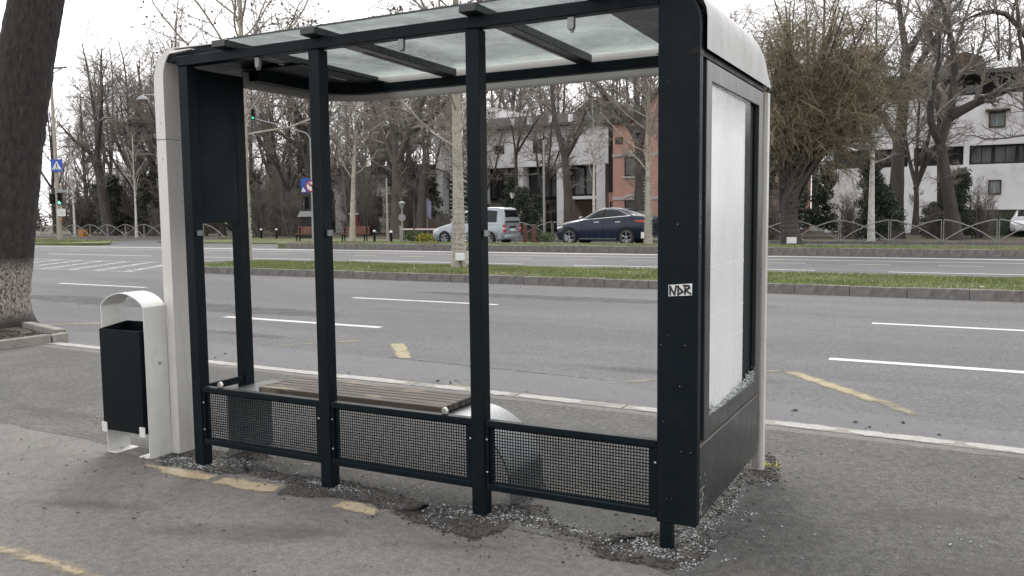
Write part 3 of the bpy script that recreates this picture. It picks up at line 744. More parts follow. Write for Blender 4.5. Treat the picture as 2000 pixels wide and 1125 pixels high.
# roof rafters, slightly falling to the road side
def rafter(x0, x1):
    m = MB()
    m.hexa([(x0, -0.08, 2.526), (x1, -0.08, 2.526), (x1, 1.37, 2.496), (x0, 1.37, 2.496)], [(x0, -0.08, 2.566), (x1, -0.08, 2.566), (x1, 1.37, 2.548), (x0, 1.37, 2.548)])
    o = m.build('rafter', 'anthracite_lit', sh, 0.004)
    xm = (x0 + x1) / 2
    if x1 - x0 < 0.2:
        m = MB(); m.hexa([(x0 + 0.012, 0.45, 2.5085), (x0 + 0.03, 0.45, 2.5085), (x0 + 0.03, 1.1, 2.495), (x0 + 0.012, 1.1, 2.495)], [(x0 + 0.012, 0.45, 2.519), (x0 + 0.03, 0.45, 2.519), (x0 + 0.03, 1.1, 2.506), (x0 + 0.012, 1.1, 2.506)])
        m.build('light_strip', 'shell_inner', o)
    return o
for a, b in ((-2.275, -2.168), (-1.612, -1.511), (-0.611, -0.512), (0.03, 0.42)): rafter(a, b)
# roof panes
for a, b in ((-2.225, -1.563), (-1.559, -0.563), (-0.559, 0.40)):
    m = MB(); m.hexa([(a, -0.045, 2.5675), (b, -0.045, 2.5675), (b, 1.405, 2.550), (a, 1.405, 2.550)], [(a, -0.045, 2.5755), (b, -0.045, 2.5755), (b, 1.405, 2.558), (a, 1.405, 2.558)])
    m.build('roof_pane', 'roofglass', sh)
m = MB(); m.box(-2.225, 0.40, -0.0495, -0.0455, 2.5665, 2.5765); m.build('pane_edge', 'anthracite_lit', sh)
# dark ceiling of the closed bay at the left end
m = MB(); m.hexa([(-2.94, 0.14, 2.535), (-2.28, 0.14, 2.535), (-2.28, 1.40, 2.50), (-2.94, 1.15, 2.50)], [(-2.94, 0.14, 2.595), (-2.28, 0.14, 2.575), (-2.28, 1.40, 2.56), (-2.94, 1.15, 2.585)])
m.build('ceiling_panel', 'anthracite', sh)
m = MB(); m.box(-2.62, -2.27, 0.05, 0.14, 2.528, 2.572); m.build('rear_filler', 'anthracite', sh)
# white fascia round the roof edge, rounded at the left front corner
path = [(-2.62, 0.50), (-2.62, 0.8), (-2.62, 1.06)] + [(-2.24 - 0.38 * math.cos(t), 1.08 + 0.38 * math.sin(t)) for t in [rad(a) for a in range(0, 91, 9)]] + [(-1.5, 1.46), (-0.7, 1.46), (0.0, 1.46), (0.24, 1.46)]
sect = [(0.0, 2.572), (0.008, 2.55), (0.012, 2.50), (0.010, 2.43), (0.004, 2.398), (-0.012, 2.392), (-0.014, 2.399), (-0.002, 2.42), (0.0, 2.50), (-0.004, 2.566)]
def sweep(path, sect):
    P_ = []
    for i, (x, y) in enumerate(path):
        x0, y0 = path[max(0, i - 1)]; x1, y1 = path[min(len(path) - 1, i + 1)]
        tx, ty = x1 - x0, y1 - y0; L = math.hypot(tx, ty); nx, ny = -ty / L, tx / L
        P_.append([(x + nx * d, y + ny * d, z) for d, z in sect + [sect[0]]])
    return P_
m = MB(); m.grid(sweep(path, sect)); m.build('fascia', 'shell_inner', sh, 0, True, 50)
eb = [(-2.555, 0.49), (-2.555, 0.8), (-2.555, 1.06)] + [(-2.235 - 0.32 * math.cos(t), 1.075 + 0.32 * math.sin(t)) for t in [rad(a) for a in range(0, 91, 9)]] + [(-2.1, 1.395)]
m = MB(); m.grid(sweep(eb, [(0.0, 2.432), (-0.07, 2.431), (-0.07, 2.497), (0.0, 2.498)])); m.build('edge_beam', 'anthracite', sh, 0, True, 50)
m = MB(); m.prism([(-2.60, 0.49), (-2.60, 1.08)] + [(-2.235 - 0.365 * math.cos(t), 1.08 + 0.36 * math.sin(t)) for t in [rad(a) for a in range(9, 91, 9)]] + [(-2.10, 1.44), (-2.10, 0.49)], 2.4985, 2.5085, 'z'); m.build('ceiling_panel', 'anthracite', sh)
# closed white roof end and left cladding: one sheet up the end wall and over
prof = [(-3.02, 0.0), (-3.02, 1.0), (-3.02, 2.05), (-3.02, 2.42)] + [(-2.84 - 0.18 * math.cos(t), 2.42 + 0.195 * math.sin(t)) for t in [rad(a) for a in range(12, 91, 12)]] + [(-2.84, 2.615)]
inner = [(-2.935, 0.0), (-2.935, 1.0), (-2.935, 2.05), (-2.935, 2.40)] + [(-2.84 - 0.095 * math.cos(t), 2.42 + 0.17 * math.sin(t)) for t in [rad(a) for a in range(12, 91, 12)]] + [(-2.80, 2.592)]
def cladding(i0, i1, z0):
    o_, n_ = [list(q) for q in prof[i0:i1]], [list(q) for q in inner[i0:i1]]
    m = MB(); P_ = []
    for y in (0.13, 0.30):
        P_.append([(a, y, b) for a, b in o_] + [(a, y, b) for a, b in n_[::-1]] + [(o_[0][0], y, o_[0][1])])
    m.grid(P_)
    k = len(o_)
    for y in (0.13, 0.30):
        m.add([(a, y, b) for a, b in o_] + [(a, y, b) for a, b in n_], [(i, i + 1, k + i + 1, k + i) for i in range(k - 1)])
    return m
m = cladding(0, 3, 0); clad = m.build('end_cladding', 'shell_white', sh, 0.008)
prof[2] = (-3.02, 2.056); inner[2] = (-2.935, 2.056)
m = cladding(2, len(prof), 2.05); m.build('end_cladding', 'shell_white', sh, 0.0, True, 40)
m = MB(); m.hexa([(-2.9, 0.135, 2.612), (-2.20, 0.06, 2.580), (-2.20, 1.44, 2.58), (-2.9, 1.1, 2.60)], [(-2.9, 0.135, 2.618), (-2.20, 0.06, 2.588), (-2.20, 1.44, 2.588), (-2.9, 1.1, 2.606)])
m.build('roof_sheet', 'shell_white', sh)
m = MB(); m.hexa([(-2.83, 0.10, 2.575), (-2.50, -0.03, 2.548), (-2.50, 0.0, 2.548), (-2.83, 0.13, 2.575)], [(-2.83, 0.10, 2.592), (-2.50, -0.03, 2.553), (-2.50, 0.0, 2.553), (-2.83, 0.13, 2.592)]); m.build('roof_trim', 'shell_white', sh)
for z in (2.16, 1.93):
    m = MB(); m.lathe([(0.007, 0), (0.006, -0.004)], 10, 'y', (-2.975, 0.13, z)); m.build('rivet', 'steel', clad)
# end panel at the left
m = MB(); m.box(-2.625, -2.600, 0.078, 0.403, 1.520, 2.46); m.build('end_panel', 'anthracite', sh, 0.004)
m = MB(); m.box(-2.64, -2.61, 0.078, 0.403, 0.458, 0.503); m.build('end_rail', 'anthracite', sh, 0.004)
# mesh infill between the posts
NX, NZ, PITCH, HOLE = 55, 18, 0.01545, 0.0102
def perforated():
    ex, ez = [0.0], [0.0]
    w, h = 0.905, 0.305
    mx, mz = (w - NX * PITCH) / 2, (h - NZ * PITCH) / 2
    for i in range(NX): a = mx + i * PITCH + (PITCH - HOLE) / 2; ex += [a, a + HOLE]
    for i in range(NZ): a = mz + i * PITCH + (PITCH - HOLE) / 2; ez += [a, a + HOLE]
    ex.append(w); ez.append(h)
    ex, ez = np.array(ex), np.array(ez); a, b = len(ex), len(ez)
    V = []; 
    for y in (0.0, 0.0018):
        X, Z = np.meshgrid(ex, ez, indexing='ij'); V.append(np.stack([X, np.full_like(X, y), Z], -1).reshape(-1, 3))
    V = np.concatenate(V); N = a * b; idx = lambda i, j: i * b + j
    F = []
    for i in range(a - 1):
        for j in range(b - 1):
            hole = (i % 2 == 1) and (j % 2 == 1)
            q = [idx(i, j), idx(i + 1, j), idx(i + 1, j + 1), idx(i, j + 1)]
            if not hole: F.append(q); F.append([N + t for t in q[::-1]])
            else:
                for s in range(4): F.append([q[s], q[(s + 1) % 4], N + q[(s + 1) % 4], N + q[s]])
    return arr_mesh('mesh_panel', V, F, 'anthracite')
pm = perforated()
bays = [(-2.574, -1.630), (-1.554, -0.624), (-0.548, 0.368)]
for a, b in bays:
    c = (a + b) / 2
    o = link('mesh_panel', pm, sh); o.location = (c - 0.4525 * (b - a) / 0.945, 0.030, 0.170); o.scale = ((b - a) / 0.945, 1, 1)
    for z0, z1 in ((0.470, 0.505), (0.140, 0.174)):
        m = MB(); m.box(a + 0.001, b - 0.001, 0.006, 0.052, z0, z1); m.build('mesh_rail', 'anthracite', o, 0.004).parent = sh
    for x in (a + 0.001, b - 0.020):
        m = MB(); m.box(x, x + 0.019, 0.012, 0.050, 0.1745, 0.4695); m.build('mesh_stile', 'anthracite', sh)
    for z in (0.235, 0.405):
        m = MB(); m.lathe([(0.0065, 0), (0.006, -0.005), (0.003, -0.007)], 8, 'y', (a + 0.012, 0.012, z)); m.build('bolt', 'steel', sh)
    m = MB(); m.lathe([(0.0065, 0), (0.006, -0.005), (0.003, -0.007)], 8, 'y', (b - 0.010, 0.012, 0.40)); m.build('bolt', 'steel', sh)
# clips that held the vanished back panes, with splinters in some
for x in (-2.02, -1.02, -0.06):
    m = MB(); m.prism([(x - 0.017, 2.464), (x + 0.017, 2.464), (x + 0.017, 2.415), (x + 0.010, 2.402), (x - 0.010, 2.402), (x - 0.017, 2.415)], 0.012, 0.036, 'y'); cl = m.build('pane_clip', 'plate', sh, 0.003)
    m = MB(); r0 = random.Random(int(x * 100))
    for k in range(8):
        cx, cz, s = x + r0.gauss(0.006, 0.010), 2.408 + r0.gauss(-0.004, 0.006), r0.uniform(0.003, 0.007)
        m.add([(cx, 0.018, cz + s), (cx + s, 0.024, cz), (cx, 0.030, cz - s), (cx - s, 0.022, cz)], [(0, 1, 2), (0, 2, 3)])
    m.build('glass_splinter', 'glassbit', cl)
for x in (-2.435, -0.80):
    m = MB(); m.prism([(x - 0.018, 0.505), (x + 0.018, 0.505), (x + 0.018, 0.528), (x + 0.009, 0.541), (x - 0.009, 0.541), (x - 0.018, 0.528)], 0.022, 0.042, 'y'); m.build('pane_clip', 'steel', sh, 0.004)
for x in (XP[0] + 0.077, XP[1] + 0.077, XP[2] + 0.077):
    m = MB(); m.box(x, x + 0.028, 0.020, 0.048, 1.440, 1.475); m.build('pane_clip', 'plate', sh, 0.005)

# lightbox end wall
m = MB(); m.box(0.45, 0.528, 0.056, 1.372, 0.502, 2.232); back = m.build('lightbox_back', 'bin_dark', sh)
m = MB(); m.box(0.45, 0.55, 0.0565, 1.372, 2.236, 2.262); m.build('lightbox_gap', 'black', sh)
m = MB(); m.box(0.45, 0.545, 0.0565, 1.14, 2.2625, 2.43); m.box(0.45, 0.545, 1.1405, 1.372, 2.2625, 2.34); m.build('roof_end_light_block', 'black', sh)  # added black filler, blocks sky light leaking under the roof end
fr = MB()
o_, i_ = (0.116, 1.326, 0.502, 2.228), (0.207, 1.221, 0.592, 2.140)
fx0, fx1 = 0.5285, 0.556
def ringframe(m, o_, i_, x0, x1):
    a, b, c, d = o_; e, f, g_, h = i_
    O = [(a, c), (b, c), (b, d), (a, d)]; I = [(e, g_), (f, g_), (f, h), (e, h)]
    vs_ = [(x, y, z) for x in (x0, x1) for (y, z) in O + I]
    fs = []
    for i in range(4):
        j = (i + 1) % 4
        fs += [(i, j, 4 + j, 4 + i), (8 + i, 8 + j, 12 + j, 12 + i), (i, j, 8 + j, 8 + i), (4 + i, 4 + j, 12 + j, 12 + i)]
    m.add(vs_, fs)
ringframe(fr, o_, i_, fx0, fx1)
frame = fr.build('lightbox_frame', 'anthracite_lit', sh, 0.005)
# white sheet, its road-side edge curling away from the frame
P_ = []
for y in np.linspace(0.215, 1.145, 24):
    bul = 0.0 if y < 0.95 else -0.020 * ((y - 0.95) / 0.195) ** 2
    P_.append([(0.5475 + bul - 0.014 + 0.004 * math.sin(y * 5) , y, z) for z in (0.596, 0.9, 1.3, 1.7, 2.0, 2.135)])
m = MB(); m.grid(P_); m.build('poster_sheet', 'poster', sh, 0, True)
m = MB(); r0 = random.Random(3)
P_ = [[(0.5490, y, z) for z in np.linspace(1.62, 2.139, 14)] for y in np.linspace(0.2075, 1.03, 24)]
m.grid(P_); cw_ = m.build('shattered_pane', 'crackle', sh)
m = MB()
for k in range(900):
    y = r0.uniform(0.21, 1.215); t = (y - 0.21) / 1.0
    hmax = 0.006 + 0.036 * max(0, t - 0.25) ** 1.3 + (0.018 if y < 0.32 else 0)
    z = 0.593 + abs(r0.gauss(0, hmax)); x = r0.uniform(0.537, 0.552); s = r0.uniform(0.002, 0.0075)
    q = [(x + r0.gauss(0, s * .5), y + s * math.cos(a), z + s * math.sin(a)) for a in (0.3 + r0.random(), 1.8 + r0.random(), 3.4 + r0.random(), 4.9 + r0.random())]
    m.add(q + [(x + s * 0.8, y, z)], [(0, 1, 4), (1, 2, 4), (2, 3, 4), (3, 0, 4)])
m.build('glass_crumbs', 'glassbit', sh)['kind'] = 'stuff'
for z in (0.90, 1.055, 1.29):
    m = MB(); m.grid([[(0.5475 - 0.0135 + 0.004 * math.sin(y * 5) + (0.0 if y < 0.95 else -0.020 * ((y - 0.95) / 0.195) ** 2), y, z + 0.012 * (y - 0.2) - 0.02 * (y - 0.2) ** 2 + d) for d in (0, 0.005)] for y in np.linspace(0.218, 1.05, 20)])
    m.build('sheet_fold', 'fold', sh, 0, True)
m = MB(); m.box(0.45, 0.548, 0.060, 1.335, 0.130, 0.480); m.build('kick_panel', 'anthracite_lit', sh, 0.008)
m = MB(); m.hexa([(0.46, 0.062, 0.4805), (0.547, 0.062, 0.4805), (0.547, 1.33, 0.4805), (0.46, 1.33, 0.4805)], [(0.46, 0.062, 0.500), (0.540, 0.062, 0.486), (0.540, 1.33, 0.486), (0.46, 1.33, 0.500)]); m.build('dusty_ledge', 'dirt', sh)
m = MB(); m.box(0.505, 0.548, 1.383, 1.412, 0.02, 2.24); m.build('edge_seal', 'kerbtop', sh, 0.004)
m = MB(); m.box(0.49, 0.568, 1.413, 1.462, 0.0, 2.236); m.build('end_strip', 'shell_white', sh, 0.006)
# curved white roof end over the lightbox
R_, r_, P_ = 0.30, 0.16, []
for y in list(np.linspace(0.056, 1.16, 8)) + [1.16 + R_ * math.sin(rad(a)) for a in (12, 24, 36, 48, 60, 70, 78, 84, 88)]:
    dz = 0 if y <= 1.16 else R_ - math.sqrt(max(0, R_ ** 2 - (y - 1.16) ** 2))
    zt = 2.56 - dz; rr_ = min(r_, max(0.02, (zt - 2.262) * 0.9))
    row = [(0.572, y, 2.2625), (0.572, y, (2.2625 + zt - rr_) / 2), (0.572, y, zt - rr_)]
    row += [(0.572 - rr_ + rr_ * math.cos(t), y, zt - rr_ + rr_ * math.sin(t)) for t in [rad(a) for a in range(15, 91, 15)]]
    row += [(0.38, y, zt)]
    P_.append(row)
m = MB(); m.grid(P_); m.build('roof_end', 'roof_white', sh, 0, True, 60)
m = MB(); m.prism([(0.03, 2.552), (0.42, 2.552), (0.42, 2.5585), (0.03, 2.5585)], 0.056, 1.15, 'y'); m.build('roof_sheet', 'shell_white', sh)
m = MB(); r0 = random.Random(8)
for k in range(12):
    x, z, q = r0.uniform(0.375, 0.548), r0.uniform(0.15, 1.0) if k % 3 else r0.uniform(0.2, 2.2), r0.uniform(0.0009, 0.0026)
    m.add([(x - q, -0.0008, z), (x, -0.0008, z - q * r0.uniform(0.6, 1.6)), (x + q, -0.0008, z), (x, -0.0008, z + q * r0.uniform(0.6, 1.6))], [(0, 1, 2, 3)])
m.build('paint_fleck', 'shell_inner', column)['kind'] = 'stuff'
m = MB()
for k in range(60):
    y, z, q = 0.07 + abs(r0.gauss(0, 0.05)), 0.15 + abs(r0.gauss(0, 0.10)), r0.uniform(0.002, 0.010)
    m.add([(0.5508, y - q * 0.5, z), (0.5508, y, z - q), (0.5508, y + q * 0.5, z), (0.5508, y, z + q)], [(0, 1, 2, 3)])
m.build('scratch', 'anthracite_lit' if False else 'shell_inner', sh)['kind'] = 'stuff'
# sticker with hand lettering, and marker tags
m = MB(); m.add([(0.421, -0.0015, 1.176), (0.528, -0.0015, 1.184), (0.529, -0.0015, 1.237), (0.420, -0.0015, 1.227)], [(0, 1, 2, 3)])
st = m.build('sticker', 'sticker', column)
def stroke(m, pts, w, y):
    for (x0, z0), (x1, z1) in zip(pts, pts[1:]):
        dx, dz = x1 - x0, z1 - z0; L = math.hypot(dx, dz) or 1; nx, nz = -dz / L * w / 2, dx / L * w / 2; ex, ez = dx / L * w * 0.3, dz / L * w * 0.3
        m.add([(x0 + nx - ex, y, z0 + nz - ez), (x1 + nx + ex, y, z1 + nz + ez), (x1 - nx + ex, y, z1 - nz + ez), (x0 - nx - ex, y, z0 - nz - ez)], [(0, 1, 2, 3)])
m = MB()
for k, q in enumerate(([(0.429, 1.182), (0.427, 1.222)], [(0.428, 1.221), (0.449, 1.183)], [(0.449, 1.184), (0.456, 1.224)],
          [(0.466, 1.186), (0.466, 1.224)], [(0.462, 1.222), (0.483, 1.203), (0.487, 1.196)], [(0.488, 1.198), (0.463, 1.184)],
          [(0.497, 1.188), (0.497, 1.228)], [(0.490, 1.226), (0.513, 1.226), (0.517, 1.217), (0.498, 1.206)], [(0.499, 1.207), (0.522, 1.190)])):
    stroke(m, q, 0.0086, -0.0024 - 0.00012 * k)
m.build('lettering', 'marker', st)
def tagtext(name, parent, x, y0, y1, z0, z1, glyphs, w):
    m = MB(); k = 0
    for gl_ in glyphs:
        pts = [(y0 + (y1 - y0) * a, z0 + (z1 - z0) * b) for a, b in gl_]
        for (a0, b0), (a1, b1) in zip(pts, pts[1:]):
            da, db = a1 - a0, b1 - b0; L = math.hypot(da, db) or 1; na, nb = -db / L * w / 2, da / L * w / 2; k += 1
            xx = x + 0.00004 * (k % 7)
            m.add([(xx, a0 + na, b0 + nb), (xx, a1 + na, b1 + nb), (xx, a1 - na, b1 - nb), (xx, a0 - na, b0 - nb)], [(0, 1, 2, 3)])
    return m.build(name, 'paletag', parent)
def arcp(cx, cy, rx, ry, a0, a1, n=9): return [(cx + rx * math.cos(rad(a0 + (a1 - a0) * i / n)), cy + ry * math.sin(rad(a0 + (a1 - a0) * i / n))) for i in range(n + 1)]
tagtext('marker_tag', column, 0.5556, 0.010, 0.046, 1.625, 1.395, [arcp(0.5, 0.07, 0.45, 0.07, -20, -340), arcp(0.55, 0.24, 0.4, 0.085, 0, 360), [(0.25, 0.15), (0.3, 0.32)], arcp(0.5, 0.42, 0.45, 0.07, -40, -320), [(0.1, 0.54), (0.85, 0.51), (0.3, 0.71)], [(0.0, 0.76), (0.8, 0.77), (0.3, 0.87), (0.75, 0.86), (0.45, 0.99), (0.3, 0.87)]], 0.0035)
tagtext('marker_tag', frame, 0.5566, 0.135, 0.195, 1.605, 1.41, [arcp(0.5, 0.06, 0.4, 0.05, 30, 200) + arcp(0.4, 0.16, 0.35, 0.05, 60, -160), arcp(0.5, 0.33, 0.4, 0.09, 0, 360), [(0.2, 0.27), (0.8, 0.36)], [(0.3, 0.46), (0.35, 0.58), (0.8, 0.6)], [(0.8, 0.62), (0.5, 0.75)], [(0.9, 0.82), (0.6, 0.98)]], 0.0035)

# ------------------------------------------------------------------ bench in the shelter
be = thing('shelter_bench', 'shelter seat with weathered wooden slats on a bent grey steel plate', 'bench', (-1.6, 0.42, 0))
def loc(m, dx, dy): m.v = [(x + dx, y + dy, z) for x, y, z in m.v]; return m
prof = [(-2.600, 0.0), (-2.600, 0.425), (-2.585, 0.440)] + [(-0.92, 0.440)] + [(-0.92 + 0.40 * math.sin(t), 0.07 + 0.37 * math.cos(t)) for t in [rad(a) for a in range(8, 91, 8)]] + [(-0.515, 0.0)]
P_ = [[(x, y, z) for y in (0.235, 0.63)] for x, z in prof]
m = MB(); m.grid(P_); loc(m, 1.6, -0.42); plate = m.build('seat_plate', 'plate', be, 0, True, 50, thick=0.008)
for k in range(6):
    y0 = 0.232 + k * 0.0635
    m = MB(); m.box(-2.318, -0.94, y0, y0 + 0.056, 0.449, 0.486); loc(m, 1.6, -0.42); m.build('slat', 'wood', be, 0.005)
for x in (-2.25, -1.63, -1.0):
    m = MB(); m.box(x - 0.02, x + 0.02, 0.24, 0.61, 0.4410, 0.4485); loc(m, 1.6, -0.42); m.build('slat_bearer', 'black', be)

# ------------------------------------------------------------------ litter bin
lb = thing('litter_bin', 'white hooped litter bin with dark box beside the shelter end', 'litter bin', (-3.22, 0.04, 0))
def hoop(d):
    a, b = -0.200 + d, 0.215 - d; p = [(a, 0.0), (a, 0.5), (a, 0.985)]; n = 14
    for i in range(1, n):
        t = i / n; p.append((a + (b - a) * t, 0.985 + 0.088 * (1 - (2 * t - 1) ** 2) ** 0.8))
    return p + [(b, 0.985), (b, 0.5), (b, 0.0)]
o_, i_ = hoop(0), hoop(0.006)
m = MB(); P_ = [[(x, y, z) for y in (-0.085, 0.085)] for x, z in o_]; m.grid(P_); m.build('hoop_frame', 'bin_white', lb, 0, True, 40, thick=0.006)
for s in (-1, 1):
    m = MB(); m.box(min(s * 0.194, s * 0.105), max(s * 0.194, s * 0.105), -0.085, 0.085, 0.0, 0.007); fo = m.build('foot_plate', 'bin_white', lb, 0.002)
    m = MB(); m.lathe([(0.012, 0.007), (0.012, 0.016), (0.006, 0.018)], 6, 'z', (s * 0.16, 0.0, 0)); m.build('bolt', 'steel', fo)
m = MB(); m.tube([(-0.193, 0.03, 0.095), (0.208, 0.03, 0.095)], 0.010, 8); m.build('cross_bar', 'bin_white', lb)
# box: four sides and a floor, top edge a little higher at the back
x0, x1, y0, y1, t = -0.186, 0.199, -0.112, 0.105, 0.006
m = MB()
m.hexa([(x0, y0, 0.165), (x1, y0, 0.165), (x1, y0 + t, 0.165), (x0, y0 + t, 0.165)], [(x0, y0, 0.835), (x1, y0, 0.835), (x1, y0 + t, 0.835), (x0, y0 + t, 0.835)])
m.hexa([(x0, y1 - t, 0.165), (x1, y1 - t, 0.165), (x1, y1, 0.165), (x0, y1, 0.165)], [(x0, y1 - t, 0.865), (x1, y1 - t, 0.865), (x1, y1, 0.865), (x0, y1, 0.865)])
for a in (x0, x1 - t):
    m.hexa([(a, y0 + t, 0.165), (a + t, y0 + t, 0.165), (a + t, y1 - t, 0.165), (a, y1 - t, 0.165)], [(a, y0 + t, 0.835), (a + t, y0 + t, 0.835), (a + t, y1 - t, 0.865), (a, y1 - t, 0.865)])
m.box(x0 + t, x1 - t, y0 + t, y1 - t, 0.166, 0.172)
m.build('bin_box', 'bin_dark', lb)
for s, w_ in ((-1, 0.2005), (1, 0.2145)):
    m = MB(); a, b = sorted((s * w_, s * (w_ - 0.05))); m.box(a, b, -0.118, -0.113, 0.150, 0.215); m.build('box_bracket', 'bin_white', lb)
m = MB(); m.lathe([(0.010, 0), (0.010, 0.006), (0.005, 0.008)], 10, 'x', (0.216, 0.02, 0.615)); m.build('lock', 'steel', lb)

# ------------------------------------------------------------------ trees
def norm(v): return v / np.maximum(np.linalg.norm(v, axis=-1, keepdims=True), 1e-9)
def tubes(P, R, k):
    N, S = P.shape[:2]
    T = np.empty_like(P); T[:, 1:-1] = P[:, 2:] - P[:, :-2]; T[:, 0] = P[:, 1] - P[:, 0]; T[:, -1] = P[:, -1] - P[:, -2]
    T = norm(T); mean = norm(P[:, -1] - P[:, 0])
    ref = np.where(np.abs(mean[:, 2:3]) < 0.8, np.array([[0, 0, 1.0]]), np.array([[1.0, 0.2, 0]]))[:, None, :]
    A = norm(np.cross(T, np.broadcast_to(ref, T.shape))); B = np.cross(T, A)
    an = np.arange(k) * 2 * np.pi / k
    V = P[:, :, None] + (A[:, :, None] * np.cos(an)[None, None, :, None] + B[:, :, None] * np.sin(an)[None, None, :, None]) * R[:, :, None, None]
    i = np.arange(S - 1)[:, None]; j = np.arange(k)[None]
    q = np.stack([i * k + j, i * k + (j + 1) % k, (i + 1) * k + (j + 1) % k, (i + 1) * k + j], -1).reshape(-1, 4)
    Q = (q[None] + (np.arange(N) * S * k)[:, None, None]).reshape(-1, 4)
    return V.reshape(-1, 3), Q
class Geo:
    def __init__(s): s.V, s.Q, s.n = [], [], 0
    def add(s, V, Q): s.V.append(V); s.Q.append(Q + s.n); s.n += len(V)
    def tubes(s, P, R, k): s.add(*tubes(P, R, k))
    def mesh(s, name, mat, smooth=True): return arr_mesh(name, np.concatenate(s.V), np.concatenate(s.Q), mat, smooth)
def resample(pts, S):
    pts = np.asarray(pts, float); d = np.r_[0, np.cumsum(np.linalg.norm(np.diff(pts, axis=0), axis=1))]
    t = np.linspace(0, d[-1], S)
    out = np.stack([np.interp(t, d, pts[:, i]) for i in range(3)], -1)
    for _ in range(2): out[1:-1] = out[1:-1] * 0.6 + (out[2:] + out[:-2]) * 0.2
    return out
def kids(r, P, R, n, t0, t1, ang, ratio, rr_, S, wander, trop, lmin=0.0, lmax=99, rmin=0.004, taper=0.7, angj=0.25):
    N, SP = P.shape[:2]
    L = np.linalg.norm(np.diff(P, axis=1), axis=2).sum(1)
    t = t0 + (t1 - t0) * (np.arange(n)[None] + r.random((N, n))) / n
    f = t * (SP - 1); i = np.minimum(f.astype(int), SP - 2); w = (f - i)[..., None]
    ar = np.arange(N)[:, None]
    pos = P[ar, i] * (1 - w) + P[ar, i + 1] * w; T = norm(P[ar, i + 1] - P[ar, i])
    rad_ = R[ar, i] * (1 - w[..., 0]) + R[ar, i + 1] * w[..., 0]
    ref = np.where(np.abs(T[..., 2:3]) < 0.9, np.array([0, 0, 1.0]), np.array([1.0, 0, 0]))
    A = norm(np.cross(T, ref)); B = np.cross(T, A)
    phi = np.arange(n)[None] * 2.39996 + r.random((N, 1)) * 6.28 + r.normal(0, 0.5, (N, n))
    an = ang + r.normal(0, angj, (N, n))
    D = norm(T * np.cos(an)[..., None] + (A * np.cos(phi)[..., None] + B * np.sin(phi)[..., None]) * np.sin(an)[..., None])
    ln = np.clip(L[:, None] * ratio * (1.15 - 0.6 * t) * r.uniform(0.65, 1.25, (N, n)), lmin, lmax)
    pos, D, ln, rad_ = pos.reshape(-1, 3), D.reshape(-1, 3), ln.ravel(), rad_.ravel()
    K = len(pos); out = np.empty((K, S, 3)); out[:, 0] = pos; step = (ln / (S - 1))[:, None]
    for s in range(1, S):
        D = norm(D + r.normal(0, wander, (K, 3)) + np.array([0, 0, trop]))
        out[:, s] = out[:, s - 1] + D * step
    rs = np.maximum(rad_ * rr_, rmin)
    Rr = np.maximum(rs[:, None] * (1 - taper * np.linspace(0, 1, S)[None]), rmin * 0.6)
    return out, Rr
def lift(poly, r, dep=0.5):
    """(x, z) limb outline to 3D with some depth"""
    d = r.normal(0, dep); n = len(poly)
    return [(x, d * (i / max(1, n - 1)) + r.normal(0, 0.05), z) for i, (x, z) in enumerate(poly)]
